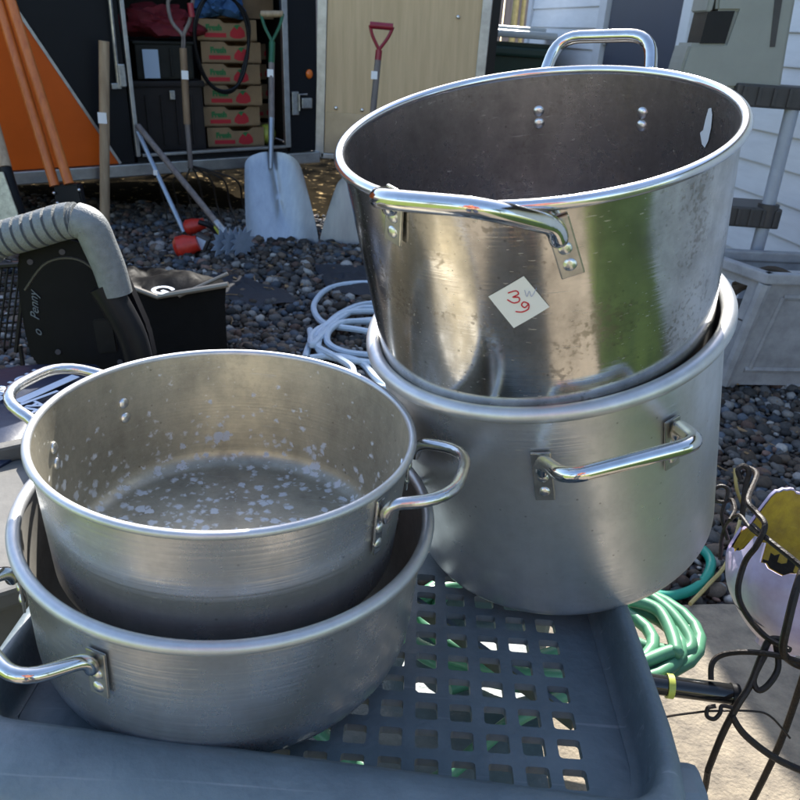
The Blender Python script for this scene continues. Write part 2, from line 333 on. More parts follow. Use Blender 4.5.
def text(name, s, size, m, parent, M, world=None, shear=0, bold=0.0, ext=.0006, space=1.0):
    cu = bpy.data.curves.new('t', 'FONT'); cu.body = s; cu.size = size; cu.extrude = ext; cu.shear = shear; cu.offset = bold; cu.align_x = 'CENTER'; cu.align_y = 'CENTER'; cu.space_character = space
    o = bpy.data.objects.new('t', cu); COL.objects.link(o); bpy.context.view_layer.update()
    me = bpy.data.meshes.new_from_object(o.evaluated_get(bpy.context.evaluated_depsgraph_get()))
    bpy.data.objects.remove(o); bpy.data.curves.remove(cu)
    bm = bmesh.new(); bm.from_mesh(me); bpy.data.meshes.remove(me); bm.transform(M)
    return obj(name, bm, m, parent, False, world)
def frame(o, x, y):
    x = Vector(x).normalized(); y = Vector(y); y = (y - x * y.dot(x)).normalized(); z = x.cross(y)
    return Matrix.Translation(o) @ Matrix((x, y, z)).transposed().to_4x4()

# ------------------------------------------------------------ the setting
GZ = 0.0
def ground_mat():
    m = bpy.data.materials.new('gravel_bed'); m.use_nodes = True; n = m.node_tree; L = n.links.new; b = n.nodes['Principled BSDF']
    tc = n.nodes.new('ShaderNodeTexCoord'); v = n.nodes.new('ShaderNodeTexVoronoi'); v.inputs['Scale'].default_value = 38; L(tc.outputs['Object'], v.inputs['Vector'])
    r = n.nodes.new('ShaderNodeValToRGB'); r.color_ramp.elements[0].color = (.025, .024, .025, 1); r.color_ramp.elements[1].color = (.17, .155, .15, 1)
    sp = n.nodes.new('ShaderNodeSeparateColor'); L(v.outputs['Color'], sp.inputs[0]); L(sp.outputs[0], r.inputs[0]); L(r.outputs[0], b.inputs['Base Color'])
    bp = n.nodes.new('ShaderNodeBump'); bp.invert = True; bp.inputs['Strength'].default_value = 1; bp.inputs['Distance'].default_value = .02; L(v.outputs['Distance'], bp.inputs['Height']); L(bp.outputs[0], b.inputs['Normal'])
    b.inputs['Roughness'].default_value = .9; b.inputs['Specular IOR Level'].default_value = .05; return m
bm = B(); box(bm, (0, 20, -.02 + GZ), (300, 300, .04)); solo('ground', bm, ground_mat(), None, None, kind='structure', smooth=False)
conc = mat('weathered_concrete', (.32, .27, .20), .9, 0, 0, 22, .7, 150, col2=(.17, .145, .115), detail=12)
bm = B()
pts = [Vector((-.95, -2.5, .002)), Vector((.86, -2.5, .002)), Vector((.86, .62, .002)), Vector((3, .62, .002)), Vector((3, 1.40, .002)), Vector((.95, 1.385, .002)), Vector((.72, 1.37, .002)), Vector((.45, 1.33, .002)), Vector((-.1, 1.30, .002)), Vector((-.42, 1.27, .002)), Vector((-.44, .55, .002)), Vector((-.95, .5, .002))]
prism(bm, pts, (0, 0, .03), .006)
solo('concrete_pad', bm, conc, None, None, kind='structure', smooth=False)
lawn = mat('lawn_grass', (.25, .31, .05), .85, 0, 0, 7, .9, 90, col2=(.08, .12, .02), detail=10)
bm = B(); box(bm, (0, -12.5, .012), (60, 19.98, .02)); box(bm, (15.90, -.93, .0125), (30.0, 3.04, .021)); box(bm, (-16, -1.3, .008), (30.0, 5.38, .02)); solo('lawn', bm, lawn, None, None, kind='structure', smooth=False)
litter = mat('dappled_litter_ground', (.50, .36, .18), .85, 0, 0, 17, 1.0, 50, col2=(.022, .018, .012), detail=10, spec=.0)
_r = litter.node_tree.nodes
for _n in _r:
    if _n.type == 'VALTORGB': _n.color_ramp.elements[0].position = .60; _n.color_ramp.elements[1].position = .67  # tan spots on dark soil paint both dry leaves and dappled sun glints
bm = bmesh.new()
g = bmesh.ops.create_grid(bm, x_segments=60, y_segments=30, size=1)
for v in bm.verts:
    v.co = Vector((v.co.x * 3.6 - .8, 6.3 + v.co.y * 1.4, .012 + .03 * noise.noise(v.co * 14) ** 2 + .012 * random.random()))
solo('dappled_leaf_litter', bm, litter, 'dry tan leaves and twigs with painted sun glints beyond the trailer', 'leaf litter', kind='stuff')

# gravel stones: thousands of separate pebbles, one object of stuff
def gravel():
    def ico(sub):
        t = bmesh.new(); bmesh.ops.create_icosphere(t, subdivisions=sub, radius=1); t.verts.ensure_lookup_table()
        V = np.array([v.co[:] for v in t.verts]); F = np.array([[v.index for v in f.verts] for f in t.faces]); t.free(); return V, F
    lo = ico(1); hi = ico(2); Vs = []; Fs = []; Cs = []; off = 0
    def pal():
        k = random.random(); g = random.uniform(.03, .15)
        if k < .38: c = (g * .95, g * .90, g * .85)
        elif k < .68: c = (g * 1.2, g * .92, g * .70)
        elif k < .84: c = (g * .8, g * .95, g * 1.15)
        elif k < .92: c = (g * 1.5, g * .95, g * .75)
        else: g = random.uniform(.2, .42); c = (g, g * .95, g * .88)
        return c
    def put(x, y, s, z, mesh):
        nonlocal off
        V, F = mesh
        a = np.random.uniform(.6, 1.25, 3) * s; a[2] *= .68
        q = Quaternion(Vector(np.random.normal(size=3)).normalized(), random.uniform(0, .7)) @ Quaternion((0, 0, 1), random.uniform(0, 6.28))
        Rm = np.array(q.to_matrix()); d = 1 + np.random.uniform(-.13, .13, (len(V), 1))
        P = (V * d * a) @ Rm.T + np.array([x, y, z])
        Vs.append(P); Fs.append(F + off); off += len(V); c = pal(); Cs.append(np.tile(np.array([*c, 1.0]), (len(V), 1)))
    yy = .62
    while yy < 4.95:
        sp = .021 if yy < 3 else .027
        half = .62 * yy + .35
        x = -half
        while x < half + .25:
            px = x + random.uniform(-.4, .4) * sp; py = yy + random.uniform(-.5, .5) * sp
            if py > 1.40 or (px < -.46 and py > .58):
                s = random.choice((.007, .009, .011, .013, .016, .016, .024)) * (1.0 if yy < 3 else 1.25)
                put(px, py, s, s * .35 + random.uniform(0, .012), hi if yy < 2.9 else lo)
            x += sp
        yy += sp * .9
    V = np.concatenate(Vs); F = np.concatenate(Fs); Cc = np.concatenate(Cs)
    me = bpy.data.meshes.new('gravel'); me.vertices.add(len(V)); me.vertices.foreach_set('co', V.ravel())
    me.loops.add(F.size); me.loops.foreach_set('vertex_index', F.ravel().astype(np.int32)); me.polygons.add(len(F))
    me.polygons.foreach_set('loop_start', np.arange(0, F.size, 3, dtype=np.int32)); me.polygons.foreach_set('loop_total', np.full(len(F), 3, dtype=np.int32))
    me.polygons.foreach_set('use_smooth', np.ones(len(F), dtype=bool)); me.update()
    ca = me.color_attributes.new('stone', 'FLOAT_COLOR', 'POINT'); ca.data.foreach_set('color', Cc.ravel())
    m = bpy.data.materials.new('gravel_stone'); m.use_nodes = True; n = m.node_tree; b = n.nodes['Principled BSDF']
    a = n.nodes.new('ShaderNodeAttribute'); a.attribute_name = 'stone'
    tn = n.nodes.new('ShaderNodeTexNoise'); tn.inputs['Scale'].default_value = 140; tn.inputs['Detail'].default_value = 5; tcc = n.nodes.new('ShaderNodeTexCoord'); n.links.new(tcc.outputs['Object'], tn.inputs['Vector'])
    mr = n.nodes.new('ShaderNodeMapRange'); mr.inputs['To Min'].default_value = .5; mr.inputs['To Max'].default_value = 1.4; n.links.new(tn.outputs[0], mr.inputs[0])
    mm = n.nodes.new('ShaderNodeVectorMath'); mm.operation = 'SCALE'; n.links.new(a.outputs['Color'], mm.inputs[0]); n.links.new(mr.outputs[0], mm.inputs['Scale'])
    n.links.new(mm.outputs[0], b.inputs['Base Color']); b.inputs['Roughness'].default_value = .7; b.inputs['Specular IOR Level'].default_value = .25
    me.materials.append(m); o = bpy.data.objects.new('gravel', me); COL.objects.link(o)
    setp(o, 'dark grey and brown river gravel spread over the yard', 'gravel', kind='stuff')
gravel()

mul = mat('brown_bark_mulch', (.16, .095, .05), .9, 0, 0, 30, .6, 90, col2=(.05, .03, .018))
bm = B()
for i in range(520):
    a_ = random.uniform(0, PI); L_ = random.uniform(.012, .05)
    box(bm, (random.uniform(-1.1, -.45), random.uniform(.6, 1.7), random.uniform(.022, .034)), (L_, random.uniform(.003, .009), random.uniform(.002, .006)), rot=Matrix.Rotation(a_, 3, 'Z') @ Matrix.Rotation(random.uniform(-.4, .4), 3, 'Y'))
solo('bark_mulch', bm, mul, 'brown bark chips and twigs strewn left of the cart', 'mulch', kind='stuff', smooth=False)
dl_ = mat('dry_leaf', (.34, .22, .10), .8, 0, 0, 30, .3, 90, col2=(.16, .10, .05))
bm = B()
for i in range(260):
    y_ = random.uniform(1.45, 5.0); x_ = random.uniform(-.62, .62) * y_
    if x_ > 1.35 - .2 * (y_ - 3): continue
    c_ = Vector((x_, y_, random.uniform(.026, .036))); q_ = Quaternion((0, 0, 1), random.uniform(0, 6.28)) @ Quaternion((1, 0, 0), random.uniform(-.6, .6)); s_ = random.uniform(.008, .022)
    if i % 3 == 0: tube(bm, [c_ + q_ @ Vector((-2.4 * s_, 0, 0)), c_ + q_ @ Vector((0, .3 * s_, .004)), c_ + q_ @ Vector((2.4 * s_, 0, 0))], .0018, 5)
    else:
        L_ = [bm.verts.new(c_ + q_ @ Vector((a * s_, b * s_, .25 * s_ * a * a))) for a, b in ((-1, 0), (-.4, -.42), (.4, -.36), (1, 0), (.4, .36), (-.4, .42))]; bm.faces.new(L_)
solo('fallen_leaves', bm, dl_, 'small dry leaves and twigs scattered over the gravel', 'leaves', kind='stuff', smooth=False)
# ------------------------------------------------------------ shed on the right
KW = 1.15; SP = Vector((1.45 * KW, 2.7 * KW, 0)); SU = Vector((-.18, .98, 0)).normalized(); SN = Vector((-SU.y, SU.x, 0))   # SN faces the yard
SQ = Matrix((-SU, -SN, Vector((0, 0, 1)))).transposed()          # local x back along the wall, y into the shed, z up
shed = thing('shed', 'pale grey shed with horizontal vinyl siding and a navy door', 'shed', SP, SQ.to_quaternion())
def siding_panel(bm, u0, u1, z0, z1, exp=.134, zoff=0.0):
    z = z0
    k = 0
    while z < z1 - 1e-4:
        za = z; zb = min(z + exp, z1)
        P = [(u0, 0, za), (u0, -.014, za + .001), (u0, -.0145, za + .006), (u0, -.002, zb), (u0, 0, zb)]
        vs = [[bm.verts.new((u, p[1], p[2])) for p in P] for u in (u0, u1)]
        for i in range(4): bm.faces.new((vs[0][i], vs[1][i], vs[1][i + 1], vs[0][i + 1]))
        z = zb
def sobj(name, bm, m, parent, smooth):
    bmesh.ops.scale(bm, vec=(-1, 1, 1), verts=bm.verts); bmesh.ops.reverse_faces(bm, faces=bm.faces[:]); return obj(name, bm, m, parent, smooth)
z0s = -.03
DL, DR, TW = 2.33 * KW, 1.40 * KW, .115
bm = B(); siding_panel(bm, -3.4, DR - TW, z0s + .026, 2.6); siding_panel(bm, DL + TW + .03, 3.76 * KW, z0s + .026, 2.6); siding_panel(bm, DR - TW + .002, DL + TW + .028, 2.14, 2.6)
sobj('siding_wall', bm, siding, shed, False)
bm = B(); box(bm, (.47, 1.31, 1.3), (7.76, 2.6, 2.55)); sobj('inner_wall', bm, trimm, shed, False)
bm = B(); box(bm, (3.80 * KW, 0.02, 1.31), (.095, .10, 2.6), bev=.006); sobj('corner_trim', bm, trimm, shed, False)
bm = B()
box(bm, (DL + .055, -.012, 1.1), (.11, .05, 2.1), bev=.004); box(bm, (DR - .05, -.012, 1.1), (.10, .05, 2.1), bev=.004); box(bm, ((DL + DR) / 2, -.012, 2.10), (DL - DR, .05, .10), bev=.004)
box(bm, (DL - .010, -.022, 1.05), (.018, .034, 2.0)); sobj('door_trim', bm, trimm, shed, False)
bm = B(); box(bm, ((DL + DR) / 2 - .03, -.004, 1.04), (DL - DR - .07, .035, 2.0), bev=.004)
dr = sobj('door', bm, doorm, shed, False)
bm = B(); 
for zz in (.35, 1.15, 1.82): bm = B(); box(bm, (DL - .055, -.026, zz), (.045, .012, .09), bev=.002); sobj('hinge', bm, galv, dr, False)
bm = B(); box(bm, (.47, 1.175, 2.66), (8.1, 3.25, .09)); box(bm, (.47, 1.32, 2.79), (8.1, 1.7, .17)); sobj('roof', bm, roofm, shed, False)

# ------------------------------------------------------------ fence and bin beyond
def fence():
    t = thing('fence', 'weathered grey brown board fence beyond the trailer and shed', 'fence', (0, 10.5, 0))
    for i in range(9):
        bm = B(); box(bm, (-8 + i * 2.0, .09, 1.0), (.1, .1, 2.0), bev=.005); obj('post', bm, fencem, t, False)
    bm = B()
    x = -8
    while x < 8:
        box(bm, (x + .07, random.uniform(-.004, .004), .97 + random.uniform(-.01, .01)), (.136, .02, 1.85)); x += .146
    obj('board_panel', bm, fencem, t, False)
    bm = B(); box(bm, (0, .027, .4), (16, .03, .09)); box(bm, (0, .027, 1.6), (16, .03, .09)); obj('rail', bm, fencem, t, False)
fence()
for i, (px, l) in enumerate(((516, 'thick yellow cane standing against the board fence, nearer the trailer door'), (523, 'thin yellow cane standing against the board fence, nearer the shed corner'))):
    p = aty(px, 15, 9.6); bm = B(); tube(bm, [(p.x - .02 + .03 * i, 9.6, 0), (p.x, 9.7, 2.2)], .035 - .012 * i, 8); solo('cane', bm, bamboo, l, 'cane', group='canes by the fence')
# wheeled bin
c = at(508, 45, .95); c = aty(508, 45, 6.6)
t = thing('wheeled_bin', 'dark green wheeled bin with a lid coloured pale for sunlight, behind the trailer door', 'bin', (c.x, 6.6, 0))
bm = B()
pr = [(.22, .26, 0), (.27, .33, 1.08)]
vs = [[bm.verts.new((sx * a, sy * b_, z)) for sx, sy in ((-1, -1), (1, -1), (1, 1), (-1, 1))] for a, b_, z in pr]
for k in range(4): bm.faces.new((vs[0][k], vs[0][(k + 1) % 4], vs[1][(k + 1) % 4], vs[1][k]))
bm.faces.new(vs[0][::-1]); bm.faces.new(vs[1]); box(bm, (0, -.02, 1.02), (.60, .70, .07), bev=.02)
for sx in (-.15, 0, .15): box(bm, (sx, -.315, .5), (.03, .03, .8), bev=.008)
obj('bin_body', bm, binm, t, False)
bm = B(); box(bm, (0, -.03, 1.135), (.62, .76, .05), bev=.02, rot=None); box(bm, (0, -.1, 1.17), (.46, .5, .03), bev=.012)
obj('lid', bm, mat('sunlit_lid', (.62, .64, .62), .35, 0, .1, 9), t, False)  # pale lid colour stands in for sunlight falling on it
bm = B()
tube(bm, [(-.2, .40, 1.0), (.2, .40, 1.0)], .018, 8); obj('handle', bm, binm, t)
for sx in (-1, 1):
    bm = B(); tube(bm, [(sx * .23, .30, .11), (sx * .28, .30, .11)], .11, 20); obj('wheel', bm, tyrem, t)

# ------------------------------------------------------------ trailer
TY = R(35); TP = R(-2.2)
TA = Vector((-1.95, 4.06, 0))
tu = Vector((math.cos(TY), math.sin(TY), 0)); tn = Vector((-tu.y, tu.x, 0))      # tn points into the trailer
Tm = Matrix((tu, tn, Vector((0, 0, 1)))).transposed() @ Matrix.Rotation(TP, 3, 'Y')
trailer = thing('cargo_trailer', 'orange and black cargo trailer with its side door open', 'trailer', TA, Tm.to_quaternion())
TI = XF[trailer.name].inverted(); Tn = (XF[trailer.name].to_3x3() @ Vector((0, 1, 0)))
def T(px, py, d=0.0):
    return TI @ onpl(px, py, TA + Tn * d, Tn)
for nm, p in dict(rail1=(17.5, 187.5), rail2=(120, 179.5), rail3=(241, 165), jl0=(124, 0), jl1=(135, 162), sillR=(285, 150), jr0=(286, 0), trim0=(10, 0), trim1=(126, 172), wR0=(318, 0), wR1=(315, 155)).items():
    q = T(*p); print('TR', nm, [round(c, 3) for c in q])
JL = (T(124, 0).x + T(135, 162).x) / 2 ; JR = T(285, 75).x; WR = T(317, 75).x
RB = (T(17, 187.5).z + T(241, 165).z) / 2; SZ = RB + .10; TOP = 2.0; WL = -2.2; DEP = 1.55
print('JL', JL, 'JR', JR, 'WR', WR, 'RB', RB)
# front wall as panels around the opening
bm = B(); box(bm, ((WL + JL - .02) / 2, .02, (RB + .07 + TOP) / 2), (JL - .02 - WL, .036, TOP - RB - .07)); box(bm, ((JR + WR) / 2 + .01, .02, (RB + .07 + TOP) / 2), (WR - JR - .02, .036, TOP - RB - .07)); box(bm, ((JL + JR) / 2, .02, 1.9), (JR - JL + .04, .036, .2))
obj('side_wall', bm, blackwall, trailer, False)
a, b_ = T(10, 0), T(126, 172)
sl = (b_.x - a.x) / (b_.z - a.z)
xt = a.x + sl * (TOP - a.z)
bm = B(); pts = [Vector((WL, -.001, RB + .07)), Vector((b_.x + sl * (RB + .07 - b_.z), -.001, RB + .07)), Vector((xt, -.001, TOP)), Vector((WL, -.001, TOP))]
prism(bm, pts, (0, -.004, 0)); obj('orange_panel', bm, orange, trailer, False)
bm = B(); d = Vector((sl, 0, 1)).normalized(); nx = Vector((d.z, 0, -d.x)) * .007
p0 = Vector((b_.x + sl * (RB + .07 - b_.z), 0, RB + .07)); p1 = Vector((xt, 0, TOP)); prism(bm, [p0 - nx + Vector((0, -.002, 0)), p0 + nx + Vector((0, -.002, 0)), p1 + nx + Vector((0, -.002, 0)), p1 - nx + Vector((0, -.002, 0))], (0, -.008, 0)); obj('trim_strip', bm, railm, trailer, False)
bm = B(); box(bm, ((WL + WR) / 2, -.004, RB + .033), (WR - WL, .05, .066), bev=.006); obj('bottom_rail', bm, railm, trailer, False)
bm = B(); box(bm, ((WL + WR) / 2, DEP / 2 + .02, RB + .035), (WR - WL - .02, DEP, .05)); obj('floor', bm, innerw, trailer, False)
bm = B(); box(bm, ((WL + WR) / 2, DEP + .01, (RB + .07 + TOP) / 2), (WR - WL, .03, TOP - RB - .08))
for xx in (WL + .02, WR - .02): box(bm, (xx, DEP / 2 + .02, (RB + .07 + TOP) / 2), (.03, DEP - .05, TOP - RB - .08))
obj('inner_wall', bm, innerw, trailer, False)
bm = B(); box(bm, ((WL + WR) / 2, DEP / 2, TOP + .03), (WR - WL + .04, DEP + .08, .05), bev=.01); obj('roof', bm, railm, trailer, False)
bm = B()
box(bm, (JL, -.006, (SZ + TOP) / 2 - .05), (.022, .035, TOP - SZ - .1), bev=.003); box(bm, (JR, -.006, (SZ + TOP) / 2 - .05), (.035, .03, TOP - SZ - .1), bev=.003); box(bm, ((JL + JR) / 2, -.006, SZ + .006), (JR - JL - .04, .04, .016), bev=.003)
obj('door_frame', bm, railm, trailer, False)
bm = B(); box(bm, ((JL + JR) / 2, .03, SZ - .045), (JR - JL, .05, .08)); obj('sill', bm, black, trailer, False)
for xx in (WL + .7,):
    for yy in (.12, DEP - .12):
        bm = B(); tube(bm, [(xx, yy - .09, .28), (xx, yy + .09, .28)], .28, 28); obj('wheel', bm, tyrem, trailer)
# galvanised lock bar with hinge
pa, pb = T(109, -5), T(117, 88)
bm = B(); tube(bm, [(pa.x, -.035, 1.9), (pa.x + (pb.x - pa.x) * .5, -.035, pb.z + .4), (pb.x, -.035, pb.z)], .010, 8); lb = obj('lock_bar', bm, galv, trailer)
q = T(120, 75); bm = B(); box(bm, (q.x, -.03, q.z), (.035, .03, .11), bev=.005); box(bm, (q.x - .035, -.03, q.z - .05), (.05, .028, .03), bev=.004); obj('hinge', bm, galv, trailer, False)
q = T(309, 74); bm = B(); sphere(bm, (q.x, -.004, q.z), .022, 3, (1, .6, 1.2)); obj('marker_light', bm, orangelens, trailer)
q = T(297, 103); bm = B(); box(bm, (q.x - .02, -.012, q.z), (.045, .022, .13), bev=.004); box(bm, (q.x + .05, -.02, q.z), (.07, .03, .06), bev=.006); tube(bm, [(q.x, -.03, q.z - .04), (q.x, -.03, q.z + .05), (q.x + .05, -.035, q.z + .05)], .006, 8); obj('door_latch', bm, galv, trailer, False)
# plywood door swung open, facing the yard
hz = XF[trailer.name] @ Vector((WR + .01, -.015, 0))
dY = hz.y; PN = Vector((0, 1, 0))
def D(px, py): return onpl(px, py, Vector((0, dY, 0)), PN)
dl = D(316, 157); dr_ = D(486, 60); kz = (D(330, 112).z); db = dl.z; DW = dr_.x - dl.x
door = B(); prism(door, [Vector((dl.x + .05, dY, db + .03)), Vector((dr_.x - .05, dY, db + .03)), Vector((dr_.x - .05, dY, 1.95)), Vector((dl.x + .05, dY, 1.95))], (0, .03, 0))
dp = obj('door', door, plyw, trailer, False, trailer)
bm = B()
for xx in (dl.x + .02, dr_.x - .025): box(bm, (xx, dY + .014, (db + 2.0) / 2), (.055, .045, 2.0 - db), bev=.003)
box(bm, ((dl.x + dr_.x) / 2, dY + .014, db + .012), (DW - .06, .045, .03), bev=.003); box(bm, ((dl.x + dr_.x) / 2, dY + .014, 1.98), (DW - .06, .045, .05), bev=.003)
obj('frame', bm, railm, dp, False, trailer)
bm = B(); box(bm, ((dl.x + dr_.x) / 2, dY - .004, (kz + db + .03) / 2), (DW - .11, .004, kz - db - .03)); obj('kick_plate', bm, mat('scuffed_kick_plate', (.40, .36, .30), .35, .8, .25, 6), dp, False, trailer)
bm = B(); 
for p in ((336, 108), (362, 110), (458, 17), (400, 112), (436, 112)):
    q = D(*p); sphere(bm, (q.x, dY - .008, q.z), .011, 2, (1, .5, 1)); obj('bolt', bm, rivm, dp, True, trailer); bm = B()
bm = B(); box(bm, (dr_.x + .030, dY + .03, (db + 2.0) / 2 - .01), (.045, .07, 2.0 - db)); box(bm, ((dl.x + dr_.x) / 2, dY + .045, (db + 2.0) / 2), (DW, .02, 2.0 - db - .03)); obj('outer_skin', bm, blackwall, dp, False, trailer)

# contents of the trailer (things of their own)
def Tw(x, y, z): return XF[trailer.name] @ Vector((x, y, z))
Tq = Tm.to_quaternion()
FL = RB + .062
bq = Tm @ Matrix.Rotation(R(-14), 3, 'Z')
def stand(px, d, z): q = T(px, 100, d); return q.x
BD = .34
xl, xr = T(205, 100, BD).x, T(259, 100, BD).x
bw = .40; bh = (T(232, 40, BD).z - T(232, 146, BD).z) / 5.0
print('box', xl, xr, bh, T(232, 146, BD).z, FL)
zb = FL
nth = ['lowest', 'second', 'third', 'fourth', 'fifth', 'topmost']
def fruit_box(px, py, pz, i, label, w_=None, yaw=-14, group='fruit boxes stacked in the trailer'):
    w_ = w_ or (xr - xl); q = (Tm @ Matrix.Rotation(R(yaw), 3, 'Z')).to_quaternion()
    t = thing('cardboard_box', label, 'box', Tw(px, py, pz), q, group)
    h = bh - .006
    bm = B(); th_ = .006
    box(bm, (0, .16, .004), (w_, .32, .008)); 
    # front wall with a hand hole notch at the top right of centre
    P = [(-w_ / 2, 0), (w_ / 2, 0), (w_ / 2, h), (w_ * .30, h), (w_ * .22, h * .82), (-w_ * .05, h * .82), (-w_ * .12, h), (-w_ / 2, h)]
    prism(bm, [Vector((x, 0, z)) for x, z in P], (0, th_, 0)); box(bm, (0, .32, h / 2), (w_, th_, h)); box(bm, (-w_ / 2 + .003, .163, h / 2), (th_, .312, h)); box(bm, (w_ / 2 - .003, .163, h / 2), (th_, .312, h))
    obj('carton', bm, card, t, False)
    bm = B(); box(bm, (-w_ * .20, -.0015, h * .26), (w_ * .36, .002, h * .20)); obj('red_band', bm, redprint, t, False)
    text('lettering', 'Fresh', h * .36, greenink, t, frame((-w_ * .22, -.0012, h * .60), (1, 0, 0), (0, 0, 1)), bold=.003, ext=.0006)
    bm = B(); prism(bm, [Vector((w_ * .17 + a_ * w_, -.0003, h * .42 + c_ * h)) for a_, c_ in ((-.13, -.2), (-.12, .0), (-.06, .22), (.0, .30), (.07, .24), (.12, .05), (.13, -.2), (.05, -.30), (-.06, -.30))], (0, -.0016, 0)); s_ = obj('strawberry_print', bm, redprint, t, False)
    bm = B(); prism(bm, [Vector((w_ * .17 + a_ * w_, -.0025, h * .42 + c_ * h)) for a_, c_ in ((-.06, .26), (-.02, .34), (.05, .33), (.02, .22), (.0, .10), (-.03, .2))], (0, -.0015, 0)); obj('leaf_print', bm, greenink, s_, False)
    return t
xc = (xl + xr) / 2
for i in range(6):
    fruit_box(xc + random.uniform(-.012, .012), BD + random.uniform(-.008, .008), FL + .002 + i * bh, i, '%s strawberry carton in the front stack inside the trailer' % nth[i], yaw=-14 + random.uniform(-3, 3))
zt = FL + 6 * bh
for i in range(5):
    fruit_box(xc + (xr - xl) * .98, BD + .30, FL + .002 + i * bh, i, '%s strawberry carton in the rear stack behind the green shovel grip' % nth[i])
q = thing('cardboard_box', 'plain brown cardboard box lying on top of the strawberry cartons', 'box', Tw(xc + .12, BD + .05, zt + .002), bq.to_quaternion())
bm = B(); box(bm, (0, .15, .07), (.36, .30, .14), bev=.003); obj('carton', bm, cardd, q, False); bm = B(); box(bm, (0, .15, .1415), (.05, .30, .002)); obj('tape', bm, card, q, False)
# dark storage tote and the bin on it
a, c_ = T(137, 148, .30), T(203, 80, .30)
def tote(name, label, x0, x1, y0, z0, z1, m, dep=.36, yaw=-8):
    t = thing(name, label, 'tote', Tw((x0 + x1) / 2, y0, z0), (Tm @ Matrix.Rotation(R(yaw), 3, 'Z')).to_quaternion())
    w_ = x1 - x0; h = z1 - z0; bm = B(); box(bm, (0, dep / 2, h * .46), (w_ * .94, dep * .94, h * .92), bev=.012)
    for k in (-.3, -.1, .1, .3): box(bm, (w_ * k, dep * .02, h * .45), (.012, .02, h * .7), bev=.003)
    obj('tote_body', bm, m, t, False); bm = B(); box(bm, (0, dep / 2, h * .95), (w_, dep, h * .09), bev=.01); obj('lid', bm, m, t, False)
    return t
t1 = tote('storage_tote', 'large dark brown storage tote on the trailer floor beside the cartons', a.x, c_.x, .30, FL + .001, c_.z, dtote)
bm = B(); box(bm, (.02, -.006, (c_.z - FL) * .80), (.03, .02, .05), bev=.004); obj('latch', bm, galv, t1, False)
a2, c2 = T(137, 78, .31), T(193, 42, .31)
t2 = tote('storage_tote', 'small olive black tote with a pale blue label, on the large brown tote', a2.x, c2.x, .31, c_.z + .003, c2.z + .004, dbin, .33)
bm = B(); box(bm, (-(c2.x - a2.x) * .24, -.014, (c2.z - a2.z) * .45), (.085, .003, (c2.z - a2.z) * .80)); obj('label', bm, lblue, t2, False)
# wrinkled cloths on the top
def cloth(name, label, c, sz, m, seed):
    bm = bmesh.new(); bmesh.ops.create_icosphere(bm, subdivisions=4, radius=1)
    for v in bm.verts:
        d = noise.noise(v.co * 1.7 + Vector((seed, 0, 0))) * .5 + noise.noise(v.co * 5 + Vector((seed, 3, 0))) * .22
        v.co = Vector((v.co.x * sz[0], v.co.y * sz[1], max(v.co.z, -.55) * sz[2])) * (1 + d)
        v.co += c
    solo(name, bm, m, label, 'cloth')
cl = T(226, 4, .36); cloth('blanket', 'crumpled blue cloth bundle above the strawberry cartons', Tw(cl.x - .02, .45, zt + .06), (.15, .12, .09), bluecloth, 1)
cl = T(160, 26, .40); cloth('blanket', 'crumpled dark red cloth bundle above the olive tote', Tw(cl.x, .46, c2.z + .085), (.22, .14, .10), redcloth, 5)
# shelf board above to carry the rest
sh = T(180, 6, .5)
# hanging black cable loop
cc = T(222, 42, .2); rx = .16; rz = .26
bm = B(); Pp = []
for k in range(64):
    a_ = 2 * PI * k / 64; Pp.append(Tw(cc.x + rx * math.cos(a_) * (1 + .05 * math.sin(3 * a_)), .2 + .01 * math.sin(2 * a_), cc.z + rz * math.sin(a_)))
tube(bm, Pp, .009, 8, closed=True)
Pp2 = [p + Vector((.012 * math.sin(i * .3), .012, .012 * math.cos(i * .21))) for i, p in enumerate(Pp)]; tube(bm, Pp2, .009, 8, closed=True)
solo('cable_loop', bm, black, 'black cable hung in a tall loop in front of the strawberry cartons', 'cable')
q = Tw(T(266, 134, .3).x + .03, .36, FL + .065); bm = B(); sphere(bm, q, .06, 3); solo('ball', bm, yellowp, 'yellow green ball on the trailer floor right of the cartons', 'ball')

# ------------------------------------------------------------ long tools
def lean(px, py, y0, lean_):      # point on a plane through (0,y0,0) that leans back by lean_ per metre height
    n = Vector((0, 1, -lean_)).normalized(); return onpl(px, py, Vector((0, y0, 0)), n)
def rod(P, r, m, name, parent, world, seg=10, sm=True, r2=None):
    bm = B(); P = [Vector(p) for p in P]; r2 = r if r2 is None else r2
    tube(bm, smoothpts(P, 4) if len(P) > 2 and sm else P, (lambda t: r + (r2 - r) * t), seg); return obj(name, bm, m, parent, True, world)
def sticker(parent, p, s, world, n=Vector((0, -1, 0))):
    bm = B(); box(bm, p + n * .0015, (s, .0025, s * 1.2)); return obj('price_tag', bm, white, parent, False, world)

